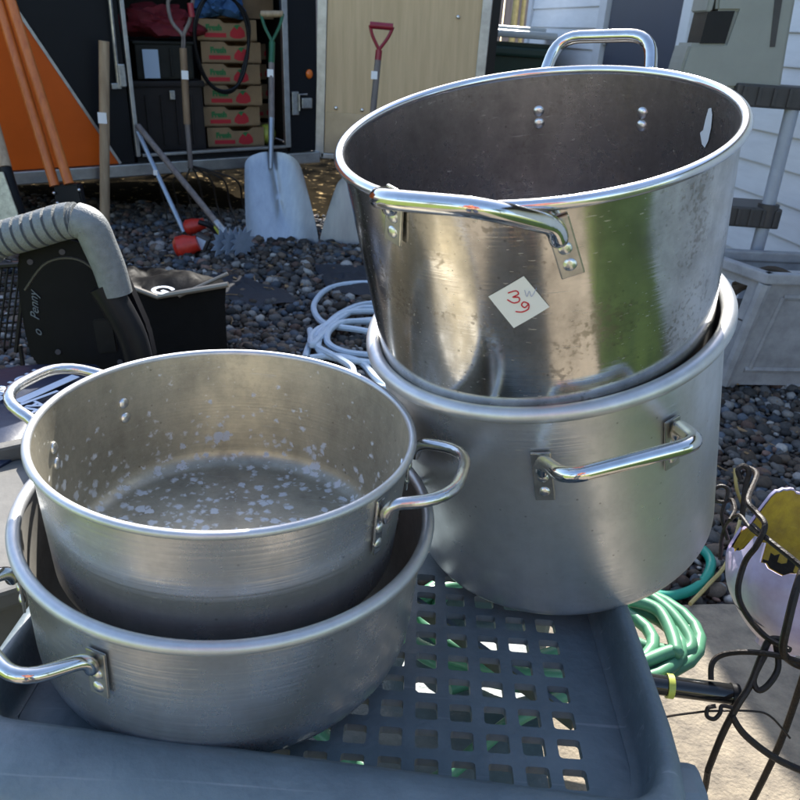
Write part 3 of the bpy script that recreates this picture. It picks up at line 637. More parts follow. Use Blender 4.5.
def scoop(label, y0, ln, grip_l, grip_r, neck, shaft0, shaft1, ferr1, blade, gm, wm, dmat, tagp, gripm):
    L_ = lambda p: lean(*p, y0, ln)
    basep = L_(blade['base']); t = thing('scoop_shovel', label, 'shovel', (basep.x, basep.y, 0), group='D-handled scoop shovels')
    gl, gr, nk, s0, s1, f1 = map(L_, (grip_l, grip_r, neck, shaft0, shaft1, ferr1))
    rod([gl, gr], .017, gripm, 'grip', t, t)
    bm = B()
    for g_ in (gl, gr): tube(bm, smoothpts([g_, g_ + (nk - g_) * .45 + (g_ - (gl + gr) / 2) * .12, nk + (g_ - nk) * .06, nk], 5), .0085, 8)
    tube(bm, [nk, s0], .017, 10); obj('yoke', bm, gm, t, True, t)
    rod([s0, s1], .0165, wm, 'shaft', t, t); sticker(t, L_(tagp) + Vector((0, -.018, 0)), .032, t)
    rod([s1, f1, f1 + (f1 - s1).normalized() * .10], .0175, dmat, 'ferrule', t, t, r2=.011)
    # dished blade from its outline
    O = [L_(p) for p in blade['outline']]; cen = sum(O, Vector()) / len(O)
    n = Vector((0, -1, ln)).normalized()
    up = (f1 - cen).normalized(); sd_ = up.cross(n)
    half = max(abs((p - cen).dot(sd_)) for p in O)
    bm = bmesh.new(); rings = []
    NR = 10; OO = smoothpts(O, 5, True)
    for k in range(NR + 1):
        s = k / NR; ring = []
        for p in OO:
            q = cen + (p - cen) * s; a_ = (q - cen).dot(sd_) / half; l_ = (q - cen).dot(up)
            dish = (a_ * a_) * .050 - .050 - .004 * math.sin(5 * a_) - .012 * math.exp(-(a_ / .10) ** 2) * (1 if l_ > -.08 else max(0, 1 + (l_ + .08) * 9))
            ring.append(bm.verts.new(q + n * (dish + .03) + n * (.03 * max(0, s - .9) if l_ > 0 else 0)))
            if k == 0: break
        rings.append(ring)
    m_ = len(OO)
    for j in range(m_): bm.faces.new((rings[0][0], rings[1][j], rings[1][(j + 1) % m_]))
    for k in range(1, NR):
        for j in range(m_): bm.faces.new((rings[k][j], rings[k + 1][j], rings[k + 1][(j + 1) % m_], rings[k][(j + 1) % m_]))
    bmesh.ops.recalc_face_normals(bm, faces=bm.faces[:]); bmesh.ops.solidify(bm, geom=bm.faces[:], thickness=.003)
    obj('blade', bm, dmat, t, True, t)
    return t
scoop('scoop shovel with a green yoke and pale wooden grip, leaning on the trailer doorway', 4.27, .36, (261, 14), (283, 14), (272, 42), (271.5, 63), (271.5, 118), (271, 150),
      dict(base=(280, 242), outline=[(245, 175), (247, 160), (258, 153), (272, 151), (288, 154), (300, 165), (309, 195), (319, 238), (314, 243.5), (282, 243), (252, 240), (247, 228)]), green, woodg, scoopm, (271, 73), woodl)
scoop('scoop shovel with a dark red D-grip standing in front of the plywood door', 4.30, .10, (370, 25), (393, 27), (379, 50), (378, 60), (373, 112), (372, 135),
      dict(base=(350, 247), outline=[(334, 192), (341, 179), (352, 172), (368, 170), (388, 172), (400, 180), (408, 205), (416, 250), (408, 256), (370, 252), (326, 245), (320, 240)]), maroon, woodg, scoopm, (374.5, 75), maroon)

# plain wooden pole
def pole(name, label, p0, p1, r, m, tag=None, cat='pole', group=None, r2=None):
    t = thing(name, label, cat, (p0.x, p0.y, 0), group=group); rod([p0, p1], r, m, 'shaft', t, t, r2=r2)
    if tag is not None: sticker(t, p0 + (p1 - p0) * tag + Vector((0, -r - .001, 0)), r * 1.7, t)
    return t
p0 = at(105, 236, 0); p1 = lean(104, 41, p0.y, .03); pole('wooden_pole', 'thick bare wooden pole with a white price tag, standing against the black trailer wall', p0, p1, .026, woodl, .63)
# upside down dark head on the pole's top
# post hole digger: two orange handles on a black clam head
t = thing('post_hole_digger', 'post hole digger with two orange handles and a dark bolted head', 'digger', lean(62, 228, 3.55, .0))
y0 = 3.62
for (a_, b2) in (((55, 186), (-8, -20)), ((69, 184), (4, -20))):
    rod([aty(*a_, y0), aty(*b2, y0 + .22)], .023, woodo, 'handle', t, t)
bm = B()
h0 = aty(53, 184, y0); h1 = aty(78, 184, y0); h2 = aty(88, 228, y0 - .03); h3 = aty(58, 232, y0 - .03)
prism(bm, [h0, h1, h2, h3], (0, .05, 0), .006); obj('head', bm, blackwall, t, False, t)
bm = B()
for p in ((54, 193), (57.5, 203), (79, 190)): sphere(bm, aty(*p, y0 - .012), .008, 2)
obj('bolt', bm, rivm, t, True, t)
bm = B(); c0 = aty(73, 232, y0)
for s_ in (-1, 1): 
    P = [Vector((c0.x + s_ * .05 + .03 * math.cos(a_) * s_, c0.y + .07 * math.sin(a_), 0)) for a_ in np.linspace(-1.3, 1.3, 9)]
    for i in range(8):
        vs = [bm.verts.new(v) for v in (P[i] + Vector((0, 0, .0)), P[i + 1], P[i + 1] + Vector((-s_ * .02, 0, c0.z)), P[i] + Vector((-s_ * .02, 0, c0.z)))]; bm.faces.new(vs)
obj('digging_blade', bm, galv, t, True, t)
# tool at far left: wood handle in black ferrule with worn steel blade
t = thing('garden_spade', 'spade at the left edge with a wooden handle in a black socket', 'spade', lean(20, 240, 3.4, 0))
y0 = 3.4
rod([aty(5, 168, y0), aty(-25, 60, y0 + .2)], .028, woodl, 'shaft', t, t); rod([aty(22, 222, y0 - .02), aty(14, 198, y0 - .02), aty(5, 167, y0)], .030, blackwall, 'socket', t, t, r2=.026)
bm = B(); prism(bm, [aty(-2, 172, y0 - .05), aty(3, 172, y0 - .05), aty(18, 214, y0 - .07), aty(14, 232, y0 - .08), aty(-8, 228, y0 - .07)], (0, .006, 0), .002); obj('blade', bm, galv, t, False, t)
# garden fork hanging upside down: D-grip at the top, wooden shaft, tines spread behind
t = thing('garden_fork', 'garden fork with a Y-shaped grip and thin curved tines below the doorway', 'fork', lean(190, 205, 4.5, 0))
yf = 4.50
G = lambda px, py, dy=0: aty(px, py, yf + dy)
rod([G(175, -4), G(168, 2), G(172, 22), G(183, 36), G(183, 50)], .010, woodg, 'yoke', t, t); rod([G(193, 0), G(190, 20), G(184, 34), G(183, 50)], .010, woodg, 'yoke', t, t)
rod([G(183, 48), G(187, 124)], .019, wood, 'shaft', t, t); rod([G(187, 123), G(191, 168)], .014, woodg, 'socket', t, t); sticker(t, G(185, 75, -.022), .036, t)
rod([G(190, 3, -.02), G(192, 17, -.02)], .016, maroon, 'grip', t, t)
for k in range(7):
    x0 = 160 + k * 13
    rod([G(191, 166), G(191 + (x0 - 191) * .5, 172), G(x0, 182), G(x0 + 5, 205, .05), G(x0 + 8 + k, 226, .0)], .0055, ironm, 'tine', t, t, 6)
# grass trimmer: pale blue pole, red head
t = thing('grass_trimmer', 'grass trimmer with a pale blue pole and red head lying against the doorway', 'trimmer', at(186, 240, .0))
e = at(184, 232, .06); top = T(138, 132, -.05); topw = Tw(top.x, -.05, top.z)
rod([e, topw], .0125, bluepole, 'pole', t, t); sticker(t, e + (topw - e) * .60 + Vector((0, -.016, 0)), .022, t)
for (p_, z_, r0, r1, L_) in (((186, 246), .06, .058, .040, .10), ((194, 226), .09, .042, .03, .09)):
    c0 = at(*p_, z_); bm = B(); tube(bm, [c0 + Vector((-.5, -.1, -.15)) * L_, c0 + Vector((-.35, -.08, -.1)) * L_, c0, c0 + Vector((.45, .1, .12)) * L_, c0 + Vector((.6, .12, .18)) * L_], (lambda t_, a=r0, b=r1: (a if .1 < t_ < .6 else b)), 16); obj('motor_housing', bm, red, t, True, t)
bm = B(); box(bm, at(201, 243, .07), (.075, .05, .085), bev=.01, rot=Matrix.Rotation(.4, 3, 'Y')); obj('battery_pack', bm, darkp, t, False, t)
bm = B(); tube(bm, smoothpts([at(199, 222, .12), at(213, 228, .10), at(219, 243, .07), at(214, 250, .04)], 5), .014, 8); obj('guard', bm, black, t, True, t)
bm = B(); box(bm, at(201, 242, .075) + Vector((0, -.028, 0)), (.05, .004, .05), rot=Matrix.Rotation(.4, 3, 'Y')); obj('badge', bm, lblue, t, False, t)
# rotary cultivator: grey pole, yellow socket, star wheels
t = thing('rotary_cultivator', 'hand cultivator with a grey pole, yellow socket and spiked wheels', 'cultivator', at(228, 245, 0))
e = at(216, 222, .16); e2 = at(228, 243, .07); top = T(138, 126, -.06); topw = Tw(top.x, -.06, top.z)
rod([e, topw], .016, woodg, 'pole', t, t); rod([e, e + (e - topw).normalized() * .10], .020, galv, 'ferrule', t, t); rod([at(217, 226, .14), e2], .020, yellowp, 'socket', t, t)
for k in range(3):
    c0 = at(229, 244, .075) + Vector((-.03 + .045 * k, .02 * k, 0)); bm = B(); ax = Quaternion((0, 0, 1), -.6) @ Quaternion((0, 1, 0), PI / 2)
    pts = []
    for j in range(24):
        r_ = .085 if j % 2 else .055; a_ = 2 * PI * j / 24; pts.append(c0 + ax @ Vector((r_ * math.cos(a_), r_ * math.sin(a_), 0)))
    prism(bm, pts, ax @ Vector((0, 0, .004))); obj('spiked_wheel', bm, bluepole, t, False, t)
# strips of dark fabric on the gravel
for i, (P, l) in enumerate((([(205, 268), (240, 275), (300, 296), (262, 302), (215, 292)], 'dark crumpled landscape fabric scrap on the gravel beside the black bag'), ([(318, 262), (372, 266), (378, 290), (335, 290), (322, 276)], 'dark crumpled landscape fabric scrap on the gravel above the pale cord'))):
    bm = bmesh.new(); Q = smoothpts([at(*p, .035) for p in P], 5, True); cen = sum(Q, Vector()) / len(Q); rings = []
    cv = bm.verts.new(cen + Vector((0, 0, .02)))
    for k in range(1, 6): rings.append([bm.verts.new(cen + (q_ - cen) * (k / 5) + Vector((0, 0, .02 * noise.noise(q_ * 9 + Vector((k, i, 0))) - (.012 if k == 5 else 0)))) for q_ in Q])
    for j in range(len(Q)): bm.faces.new((cv, rings[0][j], rings[0][(j + 1) % len(Q)]))
    for k in range(4):
        for j in range(len(Q)): bm.faces.new((rings[k][j], rings[k + 1][j], rings[k + 1][(j + 1) % len(Q)], rings[k][(j + 1) % len(Q)]))
    solo('landscape_fabric', bm, fabricm, l, 'fabric', group='fabric scraps on the gravel')

# ------------------------------------------------------------ pale extension cord coil
bm = B()
def cz(P, z=.035): return [at(px, py, z + dz) for px, py, dz in P]
loops = [
 [(402, 285, .0), (360, 283, .0), (330, 288, .0), (315, 302, .0), (316, 315, .01), (328, 325, .02), (360, 330, .02), (400, 338, .01)],
 [(400, 303, .0), (365, 304, .01), (340, 314, .02), (325, 328, .02), (318, 345, .02), (325, 355, .01), (350, 360, .01), (400, 366, .0)],
 [(400, 310, .01), (362, 308, .02), (338, 320, .03), (322, 335, .03), (312, 345, .03), (312, 335, .02), (325, 326, .02), (350, 322, .02), (400, 318, .01)],
 [(305, 358, .0), (312, 340, .01), (330, 322, .03), (350, 312, .03), (400, 312, .0)],
 [(400, 325, .0), (375, 322, .01), (345, 322, .03), (330, 330, .03), (328, 343, .02), (345, 352, .01), (375, 356, .0), (400, 362, 0)],
 [(310, 330, .0), (315, 345, .02), (338, 358, .02), (352, 368, .01), (353, 380, .0)],
 [(310, 358, .0), (335, 356, .01), (360, 362, .0), (376, 378, .0), (390, 388, 0)],
 [(350, 372, .0), (368, 384, .0), (388, 388, .0), (410, 390, 0)],
]
for l in loops: tube(bm, smoothpts(cz(l), 6), .0125, 8)
solo('extension_cord', bm, cordm, 'pale blue extension cord coiled loosely on the gravel beside the stainless pot', 'cord')

# ------------------------------------------------------------ left cluster: bag, blower, tote, sack, mesh
# black collection bag (on the gravel)
yb = 2.35
c0 = at(165, 372, 0.03)
P = lambda px, py, y: aty(px, py, y)
t = thing('mower_bag', 'black fabric collection bag with a stiff top frame and sunlit flap', 'bag', (P(195, 340, yb).x, yb, 0))
f1, f2 = P(128, 300, yb), P(226, 284, yb); f3 = P(226, 390, yb); b1, b2 = P(128, 268, yb + .35), P(205, 262, yb + .32)
bm = B(); z0 = .0
top = [P(128, 288, yb), P(160, 300, yb), P(226, 287, yb), P(212, 285, yb + .38), P(178, 274, yb + .42), P(128, 270, yb + .4)]
bot = [Vector((p.x, p.y, z0)) for p in top]
vt = [bm.verts.new(p) for p in top]; vb = [bm.verts.new(p) for p in bot]
for k in range(6): bm.faces.new((vt[k], vt[(k + 1) % 6], vb[(k + 1) % 6], vb[k]))
bm.faces.new(vb[::-1]); bmesh.ops.subdivide_edges(bm, edges=bm.edges[:], cuts=5, use_grid_fill=True)
for v in bm.verts:
    if z0 + .01 < v.co.z < top[0].z - .03: v.co += Vector((noise.noise(v.co * 6), noise.noise(v.co * 6 + Vector((5, 0, 0))), 0)) * .015
obj('bag_body', bm, blackfab, t, True, t, sharp=60)
bm = bmesh.new(); rows = []
for i in range(15):
    s = i / 14; row = []
    for j in range(15):
        u_ = j / 14
        fr = top[0].lerp(top[1], u_ / .33) if u_ < .33 else top[1].lerp(top[2], (u_ - .33) / .67); bk = top[5].lerp(top[3], u_)
        p = fr.lerp(bk, s) + Vector((0, 0, .004 + .05 * math.sin(PI * s) * (.5 + .5 * math.sin(PI * u_)) * (1 + .9 * noise.noise(Vector((u_ * 4, s * 3, 2)))) + .012 * noise.noise(Vector((u_ * 9, s * 9, 0)))))
        row.append(bm.verts.new(p))
    rows.append(row)
for i in range(14):
    for j in range(14): bm.faces.new((rows[i][j], rows[i][j + 1], rows[i + 1][j + 1], rows[i + 1][j]))
flap = obj('top_flap', bm, mat('sheen_black_vinyl', (.007, .007, .008), .40, 0, .4, 12, .3, 60, col2=(.004, .004, .004), spec=.06), t, True, t)
bm = B(); tube(bm, [top[1] + Vector((0, -.01, .015)), top[2] + Vector((.01, -.01, .012))], .009, 8); tube(bm, [top[0] + Vector((0, -.01, .012)), top[1] + Vector((0, -.01, .012))], .008, 8); tube(bm, [top[1].lerp(top[2], .3) + Vector((0, -.012, .004)), top[2] + Vector((0, .03, .035))], .006, 8); obj('top_frame', bm, mat('grey_brown_tube', (.22, .20, .17), .4, .5), t, True, t)
fc = P(155, 281, yb + .12); text('lettering', 'G', .085, print_w, flap, frame(at(161, 290, top[1].z + .075), (.85, -.5, -.03), (.5, .85, .05)), world=t, bold=.002)

# grey tote near the cart, with the navy sack and the blower standing on it
TZ = .44
cA = at(31, 441, TZ); 
tt = thing('grey_tote', 'grey plastic tote left of the cart with a sunlit top edge', 'tote', (cA.x - .36, cA.y + .1, 0), Quaternion((0, 0, 1), R(38)))
Lx, Ly = .62, .75
cl_ = XF[tt.name].inverted() @ cA
bm = B(); x1, y1 = cl_.x, cl_.y + .02; x0, y0_ = x1 - .72, y1 - .40
cx_, cy_ = (x0 + x1) / 2, (y0_ + y1) / 2
def frustum(bm, cx, cy, z0, z1, a0, b0, a1, b1, cap0=True, cap1=True):
    v0 = [bm.verts.new((cx + sx * a0, cy + sy * b0, z0)) for sx, sy in ((-1, -1), (1, -1), (1, 1), (-1, 1))]; v1 = [bm.verts.new((cx + sx * a1, cy + sy * b1, z1)) for sx, sy in ((-1, -1), (1, -1), (1, 1), (-1, 1))]
    for k in range(4): bm.faces.new((v0[k], v0[(k + 1) % 4], v1[(k + 1) % 4], v1[k]))
    if cap0: bm.faces.new(v0[::-1])
    if cap1: bm.faces.new(v1)
frustum(bm, cx_, cy_, 0, TZ - .03, .32, .165, .34, .185); totem = mat('grey_brown_tote', (.16, .155, .14), .5, 0, .3, 12, .15, 60); obj('tote_body', bm, totem, tt, False)
bm = B(); 
box(bm, (cx_, cy_ - .19, TZ - .015), (.74, .022, .03), bev=.006); box(bm, (cx_, cy_ + .19, TZ - .015), (.74, .022, .03), bev=.006)
box(bm, (cx_ - .36, cy_, TZ - .015), (.022, .356, .03), bev=.006); box(bm, (cx_ + .36, cy_, TZ - .015), (.022, .356, .03), bev=.006)
obj('rim', bm, totem, tt, False)
# navy sack with white upside down print
SZ2 = .40
Pn = [(-60, 430), (-40, 386), (20, 368), (105, 366), (98, 395), (62, 430), (30, 462), (-30, 490)]
bm = bmesh.new(); Q = smoothpts([at(*p, SZ2) for p in Pn], 5, True); cen = sum(Q, Vector()) / len(Q); rings = []
cv = bm.verts.new(cen + Vector((0, 0, .035)))
for k in range(1, 9):
    s = k / 8; hh = .035 * (1 - s ** 4) - (.05 if k == 8 else 0)
    rings.append([bm.verts.new(cen + (q_ - cen) * min(s, 7.4 / 8 if k == 8 else s) + Vector((0, 0, hh + .004 * noise.noise((cen + (q_ - cen) * s) * 12)))) for q_ in Q])
for j in range(len(Q)): bm.faces.new((cv, rings[0][j], rings[0][(j + 1) % len(Q)]))
for k in range(7):
    for j in range(len(Q)): bm.faces.new((rings[k][j], rings[k + 1][j], rings[k + 1][(j + 1) % len(Q)], rings[k][(j + 1) % len(Q)]))
sack = thing('navy_sack', 'navy sack with white upside down lettering lying beside the left pot handle', 'sack', (cen.x, cen.y, SZ2 - .03))
obj('sack_body', bm, navy, sack, True, sack)
def sackp(px, py): return at(px, py, SZ2 + .036)
def stext(s, pa, pb, size, bold=.0):      # text running from pixel pa to pb (reading direction), lying on the sack
    a_, b_ = sackp(*pa), sackp(*pb); x = (b_ - a_); return text('lettering', s, size, print_w, sack, frame((a_ + b_) / 2 + Vector((0, 0, .003)), x, Vector((0, 0, 1)).cross(x)), world=sack, bold=bold, space=1.02)
stext('HOPKIN', (38, 373), (-18, 401), .042, .0012)
stext('ENT', (20, 385), (-6, 400), .040, .001)
stext('AD', (42, 402), (20, 417), .040, .001)
bm = B(); a_, b_ = sackp(18, 404), sackp(76, 378); n_ = Vector((0, 0, 1)).cross((b_ - a_).normalized()) * .010; up_ = Vector((0, 0, .004))
prism(bm, [a_ - n_ + up_, b_ - n_ + up_, b_ + n_ + up_, a_ + n_ + up_], (0, 0, .001)); a_, b_ = sackp(10, 411), sackp(58, 393); n_ *= .35
prism(bm, [a_ - n_ + up_, b_ - n_ + up_, b_ + n_ + up_, a_ + n_ + up_], (0, 0, .001)); obj('stripe', bm, print_w, sack, False, sack)

# leaf blower: ribbed grey grip on a flat black housing
yv = 1.62
t = thing('leaf_blower', 'black leaf blower with a ribbed grey grip arching to the left', 'blower', aty(85, 368, yv))
V = lambda px, py, dy=0: aty(px, py, yv + dy)
bm = B()
O = [(15, 262), (19, 248), (34, 238), (66, 234), (92, 242), (118, 268), (132, 298), (146, 330), (153, 362), (150, 378), (110, 384), (50, 374), (30, 362), (22, 330), (16, 290)]
prism(bm, [V(*p) for p in O], (0, .045, 0), .010); hb = obj('housing', bm, mat('matt_black_housing', (.008, .008, .011), .6, 0, .3, 9, .15, 120, spec=.12), t, True, t, sharp=50)
bm = B(); prism(bm, [V(*p, -.004) for p in ((92, 320), (112, 318), (118, 352), (98, 354))], (0, .01, 0), .003); obj('vent', bm, black, hb, False, t)
rod([V(103, 285, -.02), V(120, 312, -.02), V(133, 338, -.02), V(142, 372, -.02)], .032, black, 'arm', t, t, 16, r2=.030)
gp = [V(-45, 262, -.03), V(-12, 247, -.03), (V(0, 240, -.03)), V(32, 231, -.03), V(62, 222, -.03), V(78, 220, -.03)]
gs = smoothpts(gp, 16); bm = B(); Ng = len(gs)
acc = [0]
for i in range(1, Ng): acc.append(acc[-1] + (gs[i] - gs[i - 1]).length)
gs2 = []; Lt = acc[-1]; K = 260; j = 0
for k in range(K):
    d_ = Lt * k / (K - 1)
    while j < Ng - 2 and acc[j + 1] < d_: j += 1
    f_ = (d_ - acc[j]) / max(1e-9, acc[j + 1] - acc[j]); gs2.append(gs[j].lerp(gs[j + 1], f_))
tube(bm, gs2, (lambda t_: .0370 - .0065 * (1 if (t_ * Lt / .0235) % 1 < .26 else 0) - (.004 if t_ > .985 else 0)), 24); gg = obj('grip', bm, grip, t, True, t, sharp=70)
bm = B(); tube(bm, smoothpts([V(76, 220, -.03), V(90, 226, -.03), V(100, 246, -.025), V(110, 270, -.02), V(117, 294, -.02)], 8), (lambda t_: .0365 - .004 * t_), 20); obj('grip_end', bm, grip, t, True, t)
for p_ in ((30, 262), (62, 252), (58, 352), (120, 362)):
    bm = B(); tube(bm, [V(*p_, .002), V(*p_, -.004)], .0062, 12); obj('screw', bm, darkp, hb, True, t)
bm = B(); tube(bm, smoothpts([V(25, 290, .0), V(48, 262, .0), V(84, 262, .0), V(118, 300, .0), V(136, 352, .0), V(134, 374, .0)], 6), .0032, 6); obj('seam', bm, darkp, hb, True, t)
gp_ = mat('grey_print', (.12, .14, .17), .6)
text('lettering', 'Penny', .027, gp_, hb, frame(V(34.5, 306, -.002), V(33, 285) - V(37, 332), V(20, 312) - V(50, 312)), world=t, shear=.45)
text('lettering', 'o', .027, gp_, hb, frame(V(38, 333, -.002), V(33, 285) - V(37, 332), V(20, 312) - V(50, 312)), world=t, shear=.45)
# mesh panel at the left edge
t = thing('mesh_panel', 'black wire mesh panel at the left edge behind the blower', 'mesh panel', aty(5, 345, 2.1))
bm = B(); ym = 2.1
for k in range(9):
    tube(bm, [aty(-22 + k * 6, 268, ym), aty(-32 + k * 6, 348, ym)], .003, 5)
for k in range(11):
    tube(bm, [aty(-30, 270 + k * 8, ym + .004), aty(24 - k * .8, 266 + k * 8, ym + .004)], .003, 5)
obj('mesh', bm, black, t, True, t)
bm = B(); tube(bm, [aty(26, 264, ym), aty(16, 352, ym)], .007, 6); tube(bm, [aty(-32, 268, ym), aty(26, 264, ym)], .007, 6); tube(bm, [aty(20, 345, ym), (aty(20, 345, ym).x, ym, 0)], .007, 6); obj('frame', bm, black, t, True, t)

# ------------------------------------------------------------ the cart tray
CT = .49; LIPZ = .545; KS = (H - CT) / .6
# local = world; inner floor x from XL..XR, y from YF..YB
XL, XR, YF, YB = -.345, .246, .504, 1.07
cart = thing('utility_cart', 'grey plastic utility cart with a perforated tray carrying the pots', 'cart', ((XL + XR) / 2, (YF + YB) / 2, 0))
pit = .0338 * KS; gx0, gy0 = .183 * KS, .704 * KS
bm = bmesh.new()
# perforated floor: cells with rounded holes, solid border
xs = [gx0 + .017 - pit * k for k in range(0, 15)][::-1]; ys = [gy0 + .017 - pit * 7 + pit * k for k in range(0, 18)]
def floor_cells():
    X = [XL - .02] + xs + [XR + .02]; Y = [YF - .035] + ys + [YB + .02]; vv = {}
    def V_(x, y):
        k = (round(x, 5), round(y, 5))
        if k not in vv: vv[k] = bm.verts.new((x, y, CT))
        return vv[k]
    for i in range(len(X) - 1):
        for j in range(len(Y) - 1):
            c = [V_(X[i], Y[j]), V_(X[i + 1], Y[j]), V_(X[i + 1], Y[j + 1]), V_(X[i], Y[j + 1])]
            hole = 0 < i < len(X) - 2 and 0 < j < len(Y) - 2 and (j != 10)
            if not hole: bm.faces.new(c); continue
            cx, cy = (X[i] + X[i + 1]) / 2, (Y[j] + Y[j + 1]) / 2; hw = .0111; r = .003; ring = []
            for (sx, sy, a0) in ((-1, -1, PI), (1, -1, 1.5 * PI), (1, 1, 0), (-1, 1, .5 * PI)):
                seg = [bm.verts.new((cx + sx * (hw - r) + r * math.cos(a0 + q * PI / 4), cy + sy * (hw - r) + r * math.sin(a0 + q * PI / 4), CT)) for q in range(3)]; ring.append(seg)
            for q in range(4):
                s0, s1 = ring[q], ring[(q + 1) % 4]; bm.faces.new((c[q], s0[0], s0[1])) ; bm.faces.new((c[q], s0[1], s0[2]))
                bm.faces.new((c[q], s0[2], s1[0], c[(q + 1) % 4]))
floor_cells()
bmesh.ops.remove_doubles(bm, verts=bm.verts[:], dist=1e-5); bmesh.ops.recalc_face_normals(bm, faces=bm.faces[:])
for f in bm.faces:
    if f.normal.z < 0: f.normal_flip()
r_ = bmesh.ops.extrude_face_region(bm, geom=bm.faces[:]); 
bmesh.ops.translate(bm, vec=(0, 0, -.009), verts=[v for v in r_['geom'] if isinstance(v, bmesh.types.BMVert)])
obj('tray_floor', bm, cartm, cart, False, cart)
# diagonal webs under some holes, as in moulded trays
bm = B()
for k in range(-9, 8):
    cx = gx0 - pit * 2 - k * pit; cy = gy0 - pit * 1 + k * pit
    if XL < cx - .0 < XR - .03 and YF + .03 < cy < YB - .03: box(bm, (cx, cy, CT - .020), (.046, .006, .020), rot=Matrix.Rotation(R(-45), 3, 'Z'))
obj('web', bm, cartm, cart, False, cart)
# walls and rolled lip, swept round the tray
def sweep_rect(prof, rc, seg=6):
    """prof: list of (offset outward, z); rounded rectangle path"""
    bm = bmesh.new(); path = []
    for (cx, cy, a0) in ((XR - rc, YF + rc, -PI / 2), (XR - rc, YB - rc, 0), (XL + rc, YB - rc, PI / 2), (XL + rc, YF + rc, PI)):
        for q in range(seg + 1):
            a = a0 + q * (PI / 2) / seg; path.append((cx, cy, math.cos(a), math.sin(a)))
    n = len(path); rows = [[bm.verts.new((cx + c * (rc + o * .52), cy + s * (rc + o * (1 + .6 * max(0, -s))) - .055 * (cx - XL) * min(1, max(0, -s) * 1.4), z + (.010 * (1 - (cx - XL) / (XR - XL)) * max(0, -s) if z > CT else 0))) for (o, z) in prof] for (cx, cy, c, s) in path]
    # straight runs get subdivisions for shading stability
    m_ = len(prof)
    for i in range(n):
        for j in range(m_): bm.faces.new((rows[i][j], rows[(i + 1) % n][j], rows[(i + 1) % n][(j + 1) % m_], rows[i][(j + 1) % m_]))
    return bm
prof = [(-.012, CT + .001), (-.002, CT + .002), (.004, CT + .008), (.009, LIPZ - .018), (.012, LIPZ - .008), (.017, LIPZ - .002), (.024, LIPZ), (.032, LIPZ - .001), (.041, LIPZ - .005), (.050, LIPZ - .012), (.057, LIPZ - .021), (.062, LIPZ - .033), (.064, LIPZ - .048), (.066, CT - .05), (.060, CT - .052), (.055, LIPZ - .038), (.042, LIPZ - .018), (.024, LIPZ - .012), (.006, CT - .008), (-.012, CT - .006)]
obj('tray_rim', sweep_rect(prof, .035), cartm, cart, True, cart, sharp=55)
prof = [(-.16, .215), (.0, .22), (.004, .25), (.012, .252), (.012, .205), (-.16, .205)]
bm = B(); box(bm, ((XL + XR) / 2, (YF + YB) / 2 + .02, .21), (XR - XL - .03, YB - YF - .03, .014)); 
for s_ in (-1, 1):
    box(bm, ((XL + XR) / 2, (YF + YB) / 2 + s_ * (YB - YF) / 2, .225), (XR - XL, .018, .05), bev=.004); 
    if s_ < 0: box(bm, ((XL + XR) / 2 - (XR - XL) / 2, (YF + YB) / 2, .225), (.018, YB - YF - .02, .05), bev=.004)
obj('lower_shelf', bm, cartm, cart, False, cart)
for sx in (XL - .02, XR + .02):
    for sy in (YF - .02, YB + .02):
        bm = B(); box(bm, (sx, sy, .30), (.045, .045, .46), bev=.01); lg = obj('leg', bm, cartm, cart, False, cart)
        bm = B(); tube(bm, [(sx - .012, sy, .06), (sx + .012, sy, .06)], .035, 20); obj('caster', bm, tyrem, lg, True, cart)

